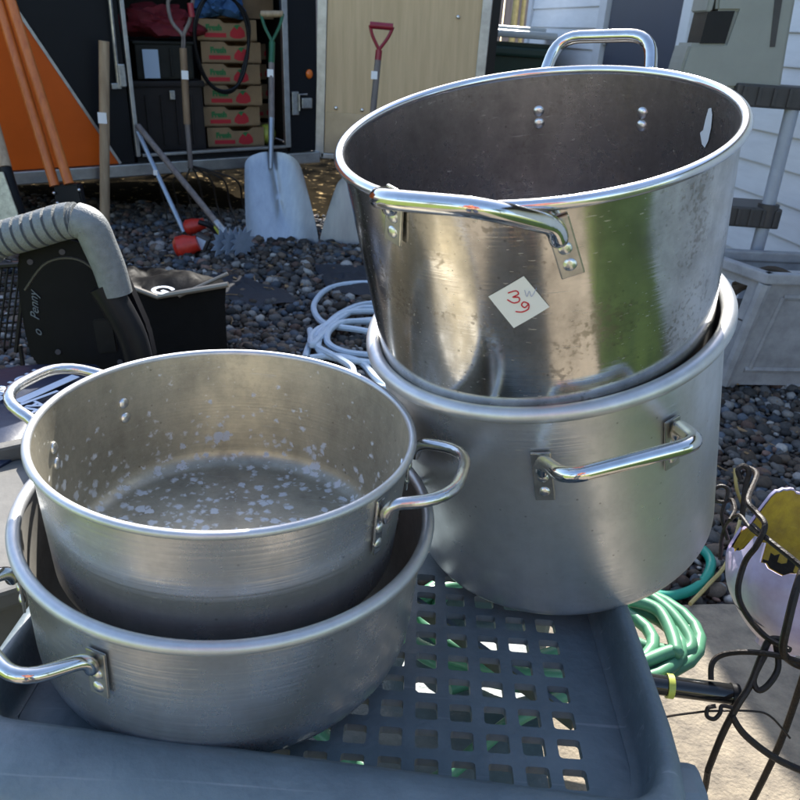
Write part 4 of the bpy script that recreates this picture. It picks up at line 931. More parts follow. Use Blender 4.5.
# ------------------------------------------------------------ pots
def potq(n): return Vector((0, 0, 1)).rotation_difference(Vector(n).normalized())
def profile(Rt, Rb, h, th=.0022, rc=.02, rimr=.0, crown=0):
    out = []
    for k in range(9):     # outer bottom corner
        a = -PI / 2 + k / 8 * (PI / 2); out.append((Rb - rc + rc * math.cos(a), rc + rc * math.sin(a)))
    pr = [(0, 0)] + out + [(Rb + (Rt - Rb) * s, rc + (h - rc) * s) for s in (.12, .25, .4, .55, .7, .85, 1.0)]
    inn = [(Rb + (Rt - Rb) * s - th, rc + (h - rc) * s) for s in (1.0, .85, .7, .55, .4, .25, .12)]
    r2 = rc - th
    for k in range(9):
        a = -k / 8 * (PI / 2); inn.append((Rb - rc + r2 * math.cos(a), rc + r2 * math.sin(a)))
    return pr + inn + [(0, th)]
def make_pot(label, C0, n, Rt, Rb, h, body_m, rim_m, rimr, handles, hm, rc=.02, rimflat=1.0, inner_m=None, rimdrop=0):
    n = Vector(n).normalized(); C0 = Vector(C0); base = C0 - n * h; q = potq(n)
    t = thing('cooking_pot', label, 'pot', base, q)
    pr = profile(Rt, Rb, h, rc=rc); 
    if inner_m:
        k = len(pr) // 2; bm = B(); lathe(bm, pr, 160); body = obj('body', bm, body_m, t, True)
        body.data.materials.append(inner_m)
        for f in body.data.polygons:
            c = f.center; nn_ = f.normal
            if c.x * nn_.x + c.y * nn_.y < -1e-4 or (nn_.z > .5 and c.z < .03): f.material_index = 1
    else:
        bm = B(); lathe(bm, pr, 160); body = obj('body', bm, body_m, t, True)
    bm = B(); P = [Vector(((Rt + rimr * .35) * math.cos(2 * PI * k / 160), (Rt + rimr * .35) * math.sin(2 * PI * k / 160), h - rimr * .3)) for k in range(160)]
    tube(bm, P, rimr, 14, closed=True, flat=rimflat); obj('rim', bm, rim_m, t, True)
    def rad(z): return Rb + (Rt - Rb) * min(1, max(0, (z - rc) / (h - rc)))
    def surf(phi, z, off=0): r = rad(z) + off; return Vector((r * math.cos(phi), r * math.sin(phi), z))
    for hd in handles:
        phi0 = R(hd['phi']); W_ = hd['w']; zb = h + hd['z']; out = hd['out']; dz = hd['dz']; tr = hd['r']; bl = hd['bl']; sp = hd.get('spread', 0); off_side = hd.get('slope', 0)
        er = Vector((math.cos(phi0), math.sin(phi0), 0)); et = Vector((-math.sin(phi0), math.cos(phi0), 0)); ez = Vector((0, 0, 1))
        pl = surf(phi0 - W_ / 2 / Rt, zb - off_side / 2, .002); pr_ = surf(phi0 + W_ / 2 / Rt, zb + off_side / 2, .002); mid = surf(phi0, zb, 0)
        rl = Vector((pl.x, pl.y, 0)).normalized(); rr_ = Vector((pr_.x, pr_.y, 0)).normalized()
        sag = (mid - (pl + pr_) / 2).dot(er)
        A = pl + rl * tr; Z = pr_ + rr_ * tr
        o1 = mid + er * (out - 0) + ez * dz; f_ = hd.get('cr', .78)
        ks = hd.get('ks', 1); fr_ = hd.get('crr', f_); K1 = o1 - et * (W_ / 2 * f_); K2 = o1 + et * (W_ / 2 * fr_)
        K1.z -= off_side / 2 * f_ * ks; K2.z += off_side / 2 * fr_ * ks
        def corner(Pa, Pb, Pc, rr2, nn=6):
            d1 = (Pa - Pb).normalized(); d2 = (Pc - Pb).normalized(); a_ = Pb + d1 * rr2; b_ = Pb + d2 * rr2
            return [a_ * (1 - s) ** 2 + Pb * 2 * s * (1 - s) + b_ * s * s for s in [k / nn for k in range(nn + 1)]]
        bend = hd.get('bend', .03)
        g0 = A - ez * bl * .35; g1 = Z - ez * bl * .35
        path = [g0] + corner(g0, A, K1, min(.014, bl * .3)) + corner(A, K1, K2, bend) + corner(K1, K2, Z, bend) + corner(K2, Z, g1, min(.014, bl * .3)) + [g1]
        bm = B(); tube(bm, path, (lambda s: tr * (1 - .35 * max(0, 1 - min(s, 1 - s) / .05))), 16); ho = obj('handle', bm, hm, t, True)
        for (pb_, rd, sg, ph_) in ((pl, rl, -1, phi0 - W_ / 2 / Rt), (pr_, rr_, 1, phi0 + W_ / 2 / Rt)):
            tt_ = Vector((-rd.y, rd.x, 0)); bw_ = hd.get('bw', .019); bm = B(); tilt = sp * sg
            dn = (-ez + tt_ * tilt).normalized(); sd2 = dn.cross(rd).normalized()
            c_ = pb_ + dn * (bl * .5) + rd * .0012; Mx = Matrix((sd2, rd, dn)).transposed()
            zc = c_.z; c_ = c_ + rd * (rad(zc) - rad(pb_.z)); box(bm, c_, (bw_, .0026, bl + tr), rot=Mx, bev=.0011); 
            tp_ = pb_ - dn * tr * .2
            brk = obj('bracket', bm, hd.get('bm', brkt), ho, False)
            for k_ in (.50, .84):
                pz = pb_ + dn * (bl * k_); ro = rad(pz.z) - rad(pb_.z); pz = pz + rd * (ro + .0022)
                bm = B(); sphere(bm, (0, 0, 0), .0058, 3, (1, 1, .55)); bm.transform(Matrix.Translation(pz) @ rd.to_track_quat('Z', 'Y').to_matrix().to_4x4()); obj('rivet', bm, rivm, brk)
                pi_ = pz - rd * .0068; bm = B(); sphere(bm, (0, 0, 0), .0062, 3, (1, 1, .5)); bm.transform(Matrix.Translation(pi_) @ rd.to_track_quat('Z', 'Y').to_matrix().to_4x4()); obj('rivet', bm, rivm, body)
    return t, surf, h, body

def toward(c, k): return CAM + (Vector(c) - CAM) * k
k1, k2, k3, k4 = 1.02, .93, .965, .92
RB1 = .181 * k1
LRt, *_ = make_pot('tall brushed aluminium stock pot under the shiny stainless pot', toward((.1453, .8073, .8400), k1), (-.252, -.1729, 1), .1825 * k1, .181 * k1, .291 * k1, alu, rimal, .0082,
    [dict(phi=-79, w=.130, z=-.050, out=.052, dz=.020, r=.0073, bl=.052, cr=.93, bend=.020), dict(phi=101, w=.130, z=-.050, out=.052, dz=.020, r=.0073, bl=.052, cr=.93, bend=.020)], chrome, rc=.022)
URt, usurf, uh, ubody = make_pot('dented shiny stainless pot with a white price sticker, resting on the tall aluminium pot', toward((.1141, .8375, 1.0235), k2), (-.1993, -.2005, 1), .1965 * k2, .1745, .282, steel, rimst, .0052,
    [dict(phi=-112, w=.134, z=-.007, out=.046, dz=.026, r=.0078, bl=.044, cr=.86, crr=.42, ks=.35, bend=.024, spread=.25, slope=-.020), dict(phi=63, w=.122, z=-.022, out=.040, dz=.046, r=.0070, bl=.040, cr=.86, bend=.026)], chrome, rc=.016, inner_m=steel_in)
LLt, *_ = make_pot('wide shallow aluminium pot at the front of the cart holding the speckled pot', toward((-.1643, .6776, .6550), k3), (.03, -.03, 1), .200 * k3, .189, .179, alu_dark, rimal, .0062,
    [dict(phi=-131, w=.140, z=-.030, out=.050, dz=.006, r=.0062, bl=.042, cr=.88, bend=.024), dict(phi=49, w=.140, z=-.030, out=.050, dz=.006, r=.0062, bl=.042, cr=.88, bend=.024)], chrome, rc=.066, inner_m=alu_in)
ULt, *_ = make_pot('aluminium pot speckled white inside, nested in the wide shallow pot', toward((-.1723, .7085, .7270), k4), (.0147, -.0152, 1), .187 * k4, .164, .139, alu_out, rimal, .0038,
    [dict(phi=-12, w=.112, z=-.014, out=.052, dz=.010, r=.0056, bl=.050, cr=.80, bend=.035, bw=.011, bm=hand_al), dict(phi=163, w=.112, z=-.014, out=.056, dz=.010, r=.0056, bl=.050, cr=.80, bend=.035, bw=.011, bm=hand_al)], hand_al, rc=.022, inner_m=alu_spot)
# price sticker with handwriting, wrapped on the wall
PH = R(-101.2); ZS = uh - .087; Rr = .18
def sp_(a, b, off): return usurf(PH + a / Rr, ZS + b, off)
bm = bmesh.new(); s = .0180; ca, sa = math.cos(R(33)), math.sin(R(33)); NN = 8
G2 = [[bm.verts.new(sp_((x * ca - y * sa), (x * sa + y * ca), .0007)) for x in np.linspace(-s, s, NN + 1)] for y in np.linspace(-s, s, NN + 1)]
for i in range(NN):
    for j in range(NN): bm.faces.new((G2[i][j], G2[i][j + 1], G2[i + 1][j + 1], G2[i + 1][j]))
stk = obj('price_sticker', bm, white, URt, True)
def stroke(name, P, m, r):
    bm = B(); k = .00030; Q = smoothpts([Vector(((x - 551) * k, -(y - 514) * k, 0)) for x, y in P], 5)
    tube(bm, [sp_(q_.x, q_.y, .0009) for q_ in Q], r, 6); return obj(name, bm, m, stk)
bm = B()
def strokes(name, LL_, m, r):
    bm = B(); k = .00026
    for P in LL_:
        Q = smoothpts([Vector(((x - 551) * k, -(y - 514) * k, 0)) for x, y in P], 5); tube(bm, [sp_(q_.x, q_.y, .0009) for q_ in Q], r, 6)
    return obj(name, bm, m, stk)
strokes('handwriting', [[(520, 478), (545, 470), (552, 482), (534, 493), (552, 494), (553, 508), (535, 514), (516, 502)], [(582, 518), (568, 511), (560, 522), (570, 532), (582, 520), (580, 538), (560, 548), (540, 546)]], redink, .0006)
strokes('handwriting', [[(572, 468), (578, 492), (586, 472), (592, 492), (608, 464)]], greyink, .00035)
# white smear high on the inner wall
bm = bmesh.new()
PT = [(-.0045, -.032), (-.001, -.034), (.002, -.026), (.0035, -.012), (.003, .0), (.001, .006), (-.002, .004), (-.004, -.008), (-.005, -.018), (-.008, -.022)]
bm.faces.new([bm.verts.new(usurf(R(13) - a_ * 1.7 / .19, uh - .024 + b2, -.0032)) for a_, b2 in PT])
obj('paint_smear', bm, white, ubody, True)

# ------------------------------------------------------------ hoses
bm = B()
def hloop(c, rx, ry, z, n, ph=0, jit=.02):
    P = []
    for k in range(n * 28 + 1):
        a = ph + 2 * PI * k / 28; tt_ = k / 28
        P.append(Vector((c[0] + rx * (1 + jit * math.sin(tt_ * 2.1)) * math.cos(a) + .01 * math.sin(tt_ * 3), c[1] + ry * (1 + jit * math.cos(tt_ * 1.7)) * math.sin(a), z + .012 * math.sin(tt_ * 1.3) + .006 * tt_)))
    return P
hz_ = .238
E1 = at(708, 655, hz_ + .02)
tube(bm, hloop((E1.x - .225, E1.y + .06), .215, .13, hz_, 3, .3, .05), .0105, 10)
tube(bm, hloop((E1.x - .27, E1.y + .02), .205, .11, hz_ + .012, 2, 1.3, .09), .0105, 10)
tube(bm, smoothpts([at(640, 590, .27), at(670, 612, .27), at(690, 640, .265), at(684, 652, .26), at(650, 648, .26), at(600, 640, .26), (.1, .85, .25)], 8), .0105, 10)
tube(bm, smoothpts([at(630, 600, .285), at(660, 612, .285), at(676, 650, .28), at(660, 655, .275), (.2, .8, .26), (.05, .68, .25), (-.08, .76, .25)], 8), .0105, 10)
solo('garden_hose', bm, hosem, 'pale green garden hose coiled on the lower shelf of the cart', 'hose')
bm = B(); tube(bm, smoothpts([at(640, 592, .03), at(672, 596, .03), at(700, 585, .03), at(711, 565, .03), at(703, 550, .035), at(680, 540, .03), at(640, 545, .03)], 8), .0115, 10)
solo('teal_hose', bm, tealh, 'teal hose curving over the gravel behind the right pots', 'hose')
# black pipe poking out from under the cart
t = thing('hose_nozzle', 'glossy black tube sticking out from under the right side of the cart', 'nozzle', at(700, 692, .27))
a_, b_ = at(630, 681, .27), at(737, 695, .27)
bm = B(); tube(bm, [a_, b_], .0145, 20); obj('barrel', bm, mat('glossy_black', (.012, .012, .012), .12, 0), t, True, t)
bm = B(); tube(bm, [a_ + (b_ - a_) * .34, a_ + (b_ - a_) * .40], .0175, 20); obj('collar', bm, yellowp, t, True, t)
bm = B(); tube(bm, [b_ - (b_ - a_) * .06, b_ + (b_ - a_) * .01], .0158, 20); obj('end_ring', bm, black, t, True, t)
tube(B(), [a_, b_], .01)

# ------------------------------------------------------------ grey crate by the shed
CQ = Quaternion((0, 0, 1), R(6))
pc = at(722, 392, 0)     # front left bottom corner
crate = thing('grey_crate', 'weathered grey plastic crate with a panelled front, on the gravel by the shed', 'crate', (pc.x, pc.y, 0), CQ)
CI = XF[crate.name].inverted()
pt = onpl(769, 272, Vector((0, pc.y - .045, 0)), Vector((0, 1, 0))); lt = CI @ pt; CH = lt.z
print('crate', pc, pt, CH)
bm = B()
# corners: bottom (0,0) top (lt.x, lt.y); opens out to right and back-left
bx0, by0 = 0, 0; wB, dB = .50, .24
tx0, ty0 = lt.x * .35, lt.y; wT, dT = wB + .10, dB + .06
tx0 = lt.x
def cv4(z, s):  # interpolated rectangle at relative height
    x0 = bx0 + (tx0 - bx0) * s; y0 = by0 + (ty0 - by0) * s; w_ = wB + (wT - wB) * s; d_ = dB + (dT - dB) * s
    lf = -.10 - .02 * s
    return [Vector((x0, y0, z)), Vector((x0 + w_, y0 + .02, z)), Vector((x0 + w_, y0 + d_, z)), Vector((x0 + lf, y0 + d_, z))]
b0 = cv4(.03, 0); b1 = cv4(CH - .04, 1); 
def wall(bm, A0, A1, B1_, B0_, th, win=None):
    n = (A1 - A0).cross(B0_ - A0).normalized() * th
    def q(u, v): return (A0.lerp(A1, u)).lerp(B0_.lerp(B1_, u), v)
    if win is None: prism(bm, [q(0, 0), q(1, 0), q(1, 1), q(0, 1)], n); return q, n
    u0, u1, v0, v1 = win
    for (a, b, c, d) in ((0, 1, 0, v0), (0, 1, v1, 1), (0, u0, v0, v1), (u1, 1, v0, v1)): prism(bm, [q(a, c), q(b, c), q(b, d), q(a, d)], n)
    return q, n
qf, nf = wall(bm, b0[0], b0[1], b1[1], b1[0], -.008)
ql, nl = wall(bm, b0[3], b0[0], b1[0], b1[3], -.008, (.18, .80, .62, .93))
wall(bm, b0[1], b0[2], b1[2], b1[1], -.008); wall(bm, b0[2], b0[3], b1[3], b1[2], -.008, (.2, .8, .62, .93))
prism(bm, b0, (0, 0, .01)); obj('crate_body', bm, cratem, crate, False)
bm = B()
def bar(bm, q, u0, v0, u1, v1, w_, nrm_): 
    tube(bm, [q(u0, v0) + nrm_, q(u1, v1) + nrm_], w_, 8)
o_ = -nf.normalized() * .002
for (u0, v0, u1, v1, w_) in ((.0, 0, .0, 1, .022), (.14, .88, 1, .88, .012), (.10, .16, 1, .16, .012), (.14, .16, .14, .88, .012)): bar(bm, qf, u0, v0, u1, v1, w_, nf.normalized() * .004)
obj('front_rib', bm, cratem, crate, True)
bm = B(); top_ = cv4(CH - .02, 1.02)
for k in range(4):
    a_, b_ = top_[k], top_[(k + 1) % 4]; d_ = (b_ - a_).normalized(); L_ = (b_ - a_).length
    box(bm, (a_ + b_) / 2 + Vector((0, 0, 0)), (L_ + .03, .036, .036), rot=Matrix((d_, Vector((0, 0, 1)).cross(d_), Vector((0, 0, 1)))).transposed(), bev=.006)
obj('rim', bm, cratem, crate, False)
bm = B(); c0 = cv4(.0, 0)
box(bm, (c0[0].x + .02, .05, .016), (.06, .08, .035), bev=.006); box(bm, (c0[0].x + .36, .03, .018), (.24, .05, .036), bev=.006); box(bm, (c0[0].x + .36, .2, .018), (.24, .05, .036), bev=.006); obj('foot', bm, cratem, crate, False)
# clutter inside the crate: bark and a bracket
for i in range(5):
    cc_ = XF[crate.name] @ Vector((.06 + .055 * i, .09 + .035 * (i % 4), CH - .11 + .018 * (i % 3)))
    bm = B(); tube(bm, smoothpts([cc_ + Vector((-.10, -.04 + .02 * (i % 4), -.01)), cc_ + Vector((-.02, .01 * i, .02)), cc_ + Vector((.09, .03 - .02 * (i % 3), .0))], 5), (lambda s, k=i: .016 + .004 * math.sin(s * 9 + k)), 7)
    solo('bark_piece', bm, barkm, ('dark bark piece inside the grey crate'), 'bark', group='bark pieces in the grey crate')
bm = B(); zf = CH - .19; qq = cv4(zf, .6); prism(bm, [p + Vector((0, 0, 0)) for p in qq], (0, 0, .006)); fm_ = obj('liner', bm, darkp, crate, False)

# ------------------------------------------------------------ rack with grey tubes and charcoal shelves, grey moulded stool on it
ry = 2.96
rack = thing('shelf_rack', 'plastic shelf rack of charcoal shelves on grey tubes against the shed', 'rack', (aty(775, 225, ry).x, ry, 0))
X = lambda px, py, dy=0: aty(px, py, ry + dy)
zs1 = X(770, 97).z; zs2 = X(755, 218).z
bm = B()
a_, b_ = X(796, 108), X(770, 214)
xl_ = X(740, 97).x; xr_ = xl_ + .46
px_ = (a_.x + b_.x) / 2 + .01
def shelf(zc, x0, x1, th_, y0, y1, name='shelf'):
    bm = B(); box(bm, ((x0 + x1) / 2, (y0 + y1) / 2, zc), (x1 - x0, y1 - y0, th_), bev=.008)
    o = obj(name, bm, darkp, rack, False, rack); bm = B()
    for k in range(6): bm = B(); box(bm, (x0 + (x1 - x0) * (k + .5) / 6, y0 - .002, zc), (.012, .012, th_ * .8), bev=.002); obj('rib', bm, darkp, o, False, rack)
    return o
xw = 1.52 - .02
shelf(zs1, X(741, 97).x - .02, X(741, 97).x + .30, .075, ry, ry + .20); shelf(zs2, X(720, 218).x - .05, b_.x + .045, .075, ry, ry + .20)
for (x_, y_) in ((px_, ry + .03),):
    rod([(b_.x + .00, y_, .0), (b_.x + .00, y_, zs2), (a_.x, y_, zs1), (a_.x, y_, zs1 + .0)], .024, tubem, 'tube', rack, rack, 14, sm=False)
bm = B(); tube(bm, [(b_.x, ry + .03, zs2 - .03), (b_.x, ry + .03, zs2 + .05)], .038, 14); obj('socket', bm, darkp, rack, True, rack)

# moulded grey step (side outline from the photograph, given its own width)
ys_ = ry + .02
st = thing('moulded_step', 'grey green moulded plastic step with a dark slot, standing on the upper rack shelf', 'step', (X(740, 88, .02).x, ys_, zs1 + .04))
Y = lambda px, py, dy=0: aty(px, py, ys_ + dy)
bm = B()
O1 = [(676, 88), (684, 60), (690, 43), (725, 43), (736, 12), (716, 12), (719, -25), (800, -25), (797, -5), (788, 45), (781, 89), (736, 89)]
zt_ = 0
prism(bm, [Y(*p) for p in O1], (0, .17, 0), .010)
sb = obj('step_body', bm, greyp, st, False, st)
bm = B(); prism(bm, [Y(*p, .004) for p in ((700, 43.5), (708, 11), (735, 11), (725, 43.5))], (0, .15, 0)); obj('window_recess', bm, black, st, False, st)
bm = B(); prism(bm, [Y(*p, -.003) for p in ((776, -10), (784, -10), (775, 47), (770, 47))], (0, .012, 0)); obj('slot', bm, darkp, st, False, st)
bm = B(); prism(bm, [Y(*p) for p in ((713, -20), (720, -20), (712, 11.5), (706, 11.5))], (0, .17, 0), .004); obj('side_post', bm, greyp, st, False, st)

# ------------------------------------------------------------ iron stand with the broken lavender bowl
PC = at(800, 592, .36)
print('PC', PC)
stand_ = thing('plant_stand', 'black wrought iron plant stand with curled wires, standing on the concrete', 'plant stand', (PC.x, PC.y, .03))
def Zp(px, py, d): return CAM + ray(px, py) * d
dd = (PC - CAM).length
def iron(name, P, r, par=stand_, m=ironm, n=6):
    bm = B(); tube(bm, smoothpts([Zp(a, b, c) for a, b, c in P], n), r, 8); return obj(name, bm, m, par, True, stand_)
f = dd - .12
iron('band', [(749, 468, dd + .05), (757, 475, dd), (748, 500, f + .02), (757, 513, f), (765, 525, f - .02), (757, 545, f - .02), (745, 562, f), (738, 590, f), (745, 612, f + .0), (765, 636, f), (790, 650, f - .02)], .0043)
iron('band', [(806, 560, f - .03), (796, 590, f - .05), (788, 622, f - .05), (783, 650, f - .03), (792, 662, f), (806, 668, f)], .0054)
iron('wire', [(720, 560, dd), (724, 530, dd), (738, 515, f + .06), (752, 530, f + .02), (775, 545, f - .02), (806, 572, f - .03)], .0030)
iron('wire', [(752, 525, f), (765, 537, f - .02), (785, 553, f - .04), (806, 570, f - .05)], .0042)
iron('curl', [(728, 540, dd), (722, 515, dd), (728, 492, dd), (722, 486, dd), (714, 490, dd), (716, 500, dd), (724, 502, dd), (732, 500, dd), (735, 510, dd - .02), (730, 520, dd - .04)], .0032)
iron('curl', [(742, 520, dd), (745, 490, dd), (749, 472, dd), (744, 466, dd), (738, 470, dd), (741, 480, dd)], .0045)
iron('leg', [(783, 640, f), (770, 640, f), (762, 655, f), (750, 685, f), (737, 706, f), (722, 735, f + .02), (708, 770, f + .06)], .0048)
lz = at(694, 800, .035); iron('leg', [(776, 645, f), (778, 668, f), (768, 685, f), (758, 690, f), (754, 678, f), (765, 655, f)], .0044)
iron('leg', [(732, 716, f), (745, 735, f + .02), (775, 758, f + .05), (812, 775, f + .07)], .0050)
iron('hoop', [(711, 680, f + .01), (712, 664, f + .01), (722, 655, f + .01), (745, 652, f), (775, 655, f - .01), (808, 664, f - .02)], .0042)
iron('wire', [(636, 726, f - .15), (665, 717, f - .08), (700, 712, f), (715, 711, f), (750, 711, f + .02), (770, 716, f + .04), (790, 738, f + .08)], .0016)
iron('curl', [(716, 706, f), (708, 708, f), (707, 716, f), (714, 719, f), (720, 713, f), (722, 706, f), (733, 708, f)], .0030)
bm = B()
for (px, py, d_) in ((708, 770, f + .06), (812, 775, f + .07), (806, 668, f)):
    p = Zp(px, py, d_); tube(bm, smoothpts([p, Vector((p.x + .01, p.y + .01, (p.z + .03) / 2)), Vector((p.x - .01, p.y, .036))], 5), .0048, 8)
obj('leg', bm, ironm, stand_, True, stand_)
# bowl
bq_ = Vector((.22, .22, 1)).normalized(); bowl = thing('broken_bowl', 'broken lavender bowl with a jagged rim and yellow inside, held in the iron stand', 'bowl', PC - bq_ * .10, potq(bq_))
bm = bmesh.new(); seg = 96; rb_ = .118
def jag(a):
    # a: angle; back (pi/2) tall pieces, front notch
    v = .035 * noise.noise(Vector((math.cos(a) * 3, math.sin(a) * 3, 4))) + .018 * noise.noise(Vector((math.cos(a) * 11, math.sin(a) * 11, 1)))
    d_ = math.degrees(a) % 360
    if 95 < d_ < 150: v += .045 * math.sin((d_ - 95) / 55 * PI)
    if 160 < d_ < 330: v = v * .5 + .030 * math.sin((d_ - 160) / 170 * PI) ** .4
    if 186 < d_ < 200: v += .022
    if 262 < d_ < 300: v += .026 * math.sin((d_ - 262) / 38 * PI)
    if 40 < d_ < 125: v += .115 * math.sin((d_ - 40) / 85 * PI) ** .5
    return v
rows = []; NR = 16
for k in range(NR + 1):
    s = k / NR; row = []
    for j in range(seg):
        a = 2 * PI * j / seg; ht = .118 + jag(a); z = ht * s ; prof_r = math.sin(min(1, (z / .12)) * PI * .5 * .96) ** .62 if z > 0 else 0
        r_ = rb_ * max(.25, prof_r) * (1 - .0 * s) * (1 + .10 * noise.noise(Vector((a * 1.2, s * 2, 0)))); 
        if z > .12: r_ = rb_ * (1 - (z - .12) * 1.1)
        row.append(bm.verts.new((r_ * math.cos(a), r_ * math.sin(a), z)))
    rows.append(row)
bm.faces.new(rows[0][::-1])
for k in range(NR):
    for j in range(seg): bm.faces.new((rows[k][j], rows[k][(j + 1) % seg], rows[k + 1][(j + 1) % seg], rows[k + 1][j]))
inn = bm.copy()
bmesh.ops.recalc_face_normals(bm, faces=bm.faces[:]); bmesh.ops.solidify(bm, geom=bm.faces[:], thickness=.004)
obj('bowl_shell', bm, lav, bowl, True, sharp=50)
for v in inn.verts: v.co.x *= .945; v.co.y *= .945; v.co.z = v.co.z * .96 + .006
lo = obj('yellow_lining', inn, yell, bowl, True); lo.data.materials.append(mat('dark_lower_lining', (.015, .012, .010), .8, 0, .5, 40, .6, 60))
for f_ in lo.data.polygons:
    if f_.center.z < .112 + .01 * math.sin(math.atan2(f_.center.y, f_.center.x) * 26): f_.material_index = 1  # lining turns dark below a toothed edge
bm = B(); lathe(bm, [(0, .035), (.04, .045), (.085, .05)], 40); obj('soil', bm, mat('dark_soil', (.02, .016, .012), .95, 0, .5, 40, .8, 60), bowl)
# dry stalk in the gravel
bm = B(); tube(bm, smoothpts([at(742, 512, .05), at(728, 560, .04), at(708, 585, .04), at(690, 604, .04)], 5), .0045, 6); tube(bm, smoothpts([at(735, 468, .25), at(737, 490, .2), at(745, 510, .1)], 4), .004, 6); solo('dry_stalk', bm, bamboo, 'dry yellow stalk lying on the gravel beside the iron stand', 'stalk')

# ------------------------------------------------------------ what stands behind the camera and shows in the polished metal
def skin(name, pts, edges, rad, m, parent, sub=2):
    me = bpy.data.meshes.new(name); me.from_pydata([Vector(p) for p in pts], edges, []); o = bpy.data.objects.new(name, me); COL.objects.link(o); o.parent = parent
    md = o.modifiers.new('skin', 'SKIN'); md.use_smooth_shade = True
    for i, v in enumerate(me.skin_vertices[0].data): v.radius = (rad[i], rad[i]) if not isinstance(rad[i], tuple) else rad[i]; v.use_root = (i == 0)
    sb = o.modifiers.new('sub', 'SUBSURF'); sb.levels = sb.render_levels = sub; me.materials.append(m); return o
def person():
    t = thing('person', 'person in blue jeans and rust red shirt standing behind the viewer, holding up a phone', 'person', (-.06, -.50, .03))
    sk = mat('skin', (.50, .29, .20), .5, 0, .1, 20); jeans = mat('dark_blue_denim', (.03, .045, .085), .85, 0, .3, 30, .3, 200); shirt = mat('rust_red_shirt', (.42, .07, .03), .85, 0, .2, 12, .3, 80); hair = mat('dark_brown_hair', (.03, .018, .012), .6, 0, .3, 60, .5, 200)
    P = [(0, 0, .95), (0, .0, 1.12), (0, -.01, 1.30), (0, -.01, 1.42), (0, .01, 1.49), (0, .03, 1.58), (0, .035, 1.66)]
    Rr_ = [(.14, .10), (.135, .095), (.155, .11), (.12, .085), .05, .085, .075]; E = [(0, 1), (1, 2), (2, 3), (3, 4), (4, 5), (5, 6)]
    def add(p, r, par): P.append(p); Rr_.append(r); E.append((par, len(P) - 1)); return len(P) - 1
    for sx in (-1, 1):
        a = add((sx * .10, 0, .88), .085, 0); a = add((sx * .11, .02, .48), .058, a); a = add((sx * .12, -.01, .09), .040, a); add((sx * .13, .13, .035), .034, a)
        b = add((sx * .19, -.01, 1.39), .055, 3); b = add((sx * .235, -.02, 1.12), .042, b); b = add((sx * .13, .26, 1.06), .032, b); b = add((sx * .085, .36, 1.07), .026, b)
        b = add((sx * .075, .40, 1.075), .028, b)
        for k, (dx, dz, L_) in enumerate(((0, .030, .045), (0, .012, .05), (0, -.006, .048), (0, -.022, .038))):
            f1_ = add((sx * .068, .425, 1.075 + dz), .009, b); f2_ = add((sx * .045, .432 + 0, 1.078 + dz), .008, f1_); add((sx * (.068 - L_), .425, 1.08 + dz), .007, f2_)
        th1 = add((sx * .06, .385, 1.045), .010, b); add((sx * .035, .385, 1.05), .009, th1)
    skin('body', P, E, Rr_, sk, t)
    J = [(0, 0, .98), (0, 0, .90)]; JE = [(0, 1)]; JR_ = [(.155, .115), (.15, .12)]
    for sx in (-1, 1):
        n = len(J); J += [(sx * .10, 0, .84), (sx * .11, .02, .48), (sx * .12, -.01, .12)]; JE += [(1, n), (n, n + 1), (n + 1, n + 2)]; JR_ += [.105, .078, .068]
    skin('jeans', J, JE, JR_, jeans, t)
    Q = [(0, 0, .98), (0, 0, 1.12), (0, -.01, 1.30), (0, -.01, 1.43)]; QE = [(0, 1), (1, 2), (2, 3)]; QR = [(.165, .125), (.155, .115), (.175, .13), (.10, .085)]
    for sx in (-1, 1):
        n = len(Q); Q += [(sx * .19, -.01, 1.39), (sx * .228, -.018, 1.18)]; QE += [(3, n), (n, n + 1)]; QR += [.072, .066]
    skin('shirt', Q, QE, QR, shirt, t)
    bm = B(); bmesh.ops.create_icosphere(bm, subdivisions=4, radius=.098, matrix=Matrix.Translation((0, .015, 1.655)) @ Matrix.Diagonal((.92, 1.02, .95, 1)))
    bmesh.ops.delete(bm, geom=[v for v in bm.verts if v.co.y > .075 and v.co.z < 1.69], context='VERTS'); obj('hair', bm, hair, t)
    for sx in (-1, 1):
        bm = B(); sphere(bm, (sx * .03, .113, 1.635), .011, 2); obj('eye', bm, white, t); bm = B(); tube(bm, [(sx * .12, -.06, .03), (sx * .125, .04, .035), (sx * .13, .17, .028)], (lambda s_: .048 - .012 * s_), 14, flat=.8); obj('shoe', bm, tyrem, t)
    bm = B(); tube(bm, [(0, .115, 1.63), (0, .135, 1.60), (0, .115, 1.593)], .010, 8); obj('nose', bm, sk, t)
    bm = B(); tube(bm, [(-.02, .113, 1.565), (0, .119, 1.563), (.02, .113, 1.565)], .005, 6); obj('mouth', bm, mat('lips', (.35, .12, .10), .5), t)
person()
bm = B(); box(bm, (-.06, -.074, 1.105), (.15, .009, .075), bev=.003); solo('phone', bm, black, 'black phone held up level by the person in jeans', 'phone')
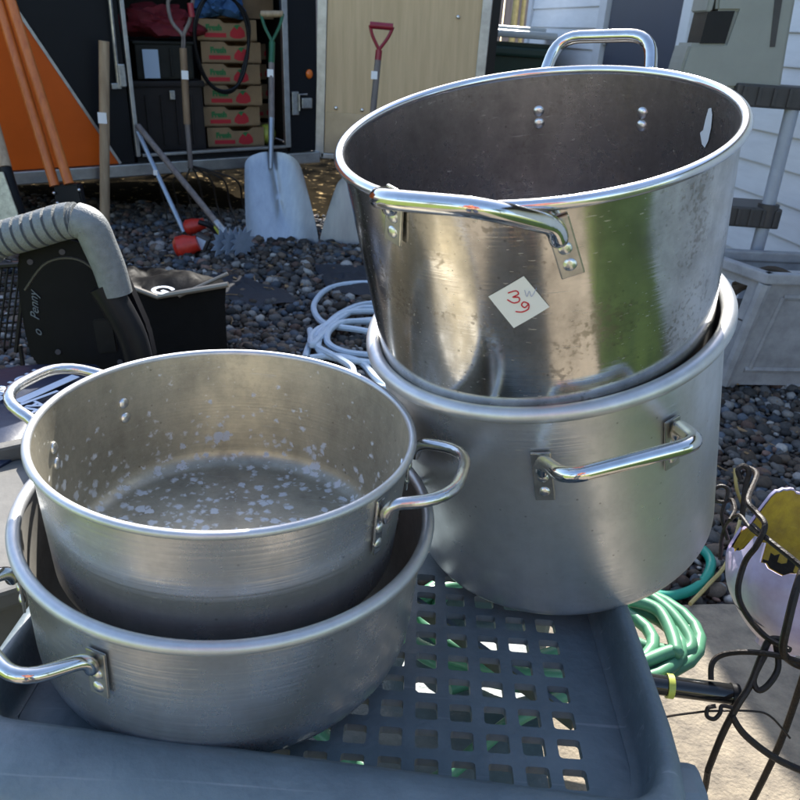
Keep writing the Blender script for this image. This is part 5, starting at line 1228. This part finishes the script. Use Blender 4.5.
def tree(name, label, x, y, h, rad_, group=None, seed=0):
    rnd = random.Random(seed); t = thing(name, label, 'tree', (x, y, 0), group=group)
    bm = B(); tube(bm, smoothpts([(0, 0, 0), (.06, .05, h * .3), (-.04, .02, h * .6), (0, 0, h * .85)], 5), (lambda s: .16 * (1 - .75 * s)), 10)
    for k in range(9):
        a = k * 2.4; z = h * (.35 + .05 * k); e_ = Vector((math.cos(a), math.sin(a), .7)) * rad_ * .7; tube(bm, [(0, 0, z), Vector((0, 0, z)) + e_ * .5, Vector((0, 0, z)) + e_ + Vector((0, 0, .2))], (lambda s: .05 * (1 - .8 * s)), 6)
    obj('trunk', bm, barkm, t)
    V = []; F = []; cl_ = [(Vector((rnd.gauss(0, .5), rnd.gauss(0, .5), rnd.uniform(-.6, .8))) * rad_ + Vector((0, 0, h * .7)), rnd.uniform(.35, .6) * rad_) for _ in range(16)]
    for _ in range(5200):
        c, r_ = rnd.choice(cl_); d = Vector((rnd.gauss(0, 1), rnd.gauss(0, 1), rnd.gauss(0, 1))).normalized() * r_ * rnd.uniform(.6, 1.05); p = c + d
        s = rnd.uniform(.035, .075) * (rad_ / 1.6); q_ = Quaternion(Vector((rnd.gauss(0, 1), rnd.gauss(0, 1), rnd.gauss(0, 1))).normalized(), rnd.uniform(0, 3)); b0_ = len(V)
        for (a, b) in ((-1, 0), (0, -.5), (1, 0), (0, .5)): V.append(p + q_ @ Vector((a * s, b * s, 0)))
        F.append((b0_, b0_ + 1, b0_ + 2, b0_ + 3))
    me = bpy.data.meshes.new('crown'); me.from_pydata(V, [], F); me.materials.append(leafm); o = bpy.data.objects.new('crown', me); COL.objects.link(o); o.parent = t
tree('shade_tree', 'broad leafy tree on the lawn behind the viewer, right side', 5.6, -5.5, 5.2, 2.0, seed=1)
tree('shade_tree', 'slim leafy tree on the lawn behind the viewer, left side', -6.5, -6.5, 5.0, 1.7, seed=2)
tree('yard_tree', 'leafy tree beyond the board fence', -1.0, 14.0, 5.5, 2.2, seed=3)
hs = thing('house', 'tan stucco house across the lawn behind the viewer', 'house', (-1.5, -14, 0))
bm = B(); box(bm, (0, -2, 1.5), (11, 4, 3.0)); obj('wall', bm, tanwall, hs, False)
bm = B(); prism(bm, [Vector((-5.9, .4, 3.002)), Vector((-5.9, -4.4, 3.002)), Vector((-5.9, -2, 4.4))], (11.8, 0, 0)); obj('roof', bm, roofm, hs, False)
for xx in (-3.6, -.6, 3.4):
    bm = B(); box(bm, (xx, .03, 1.6), (1.2, .08, 1.2)); wn = obj('window', bm, trimm, hs, False); bm = B(); box(bm, (xx, .075, 1.6), (1.04, .02, 1.04)); obj('pane', bm, glassd, wn, False)

# ------------------------------------------------------------ render settings
S.render.engine = 'CYCLES'
S.cycles.max_bounces = 10; S.cycles.glossy_bounces = 6; S.cycles.sample_clamp_indirect = 6; S.cycles.caustics_reflective = False; S.cycles.blur_glossy = .6
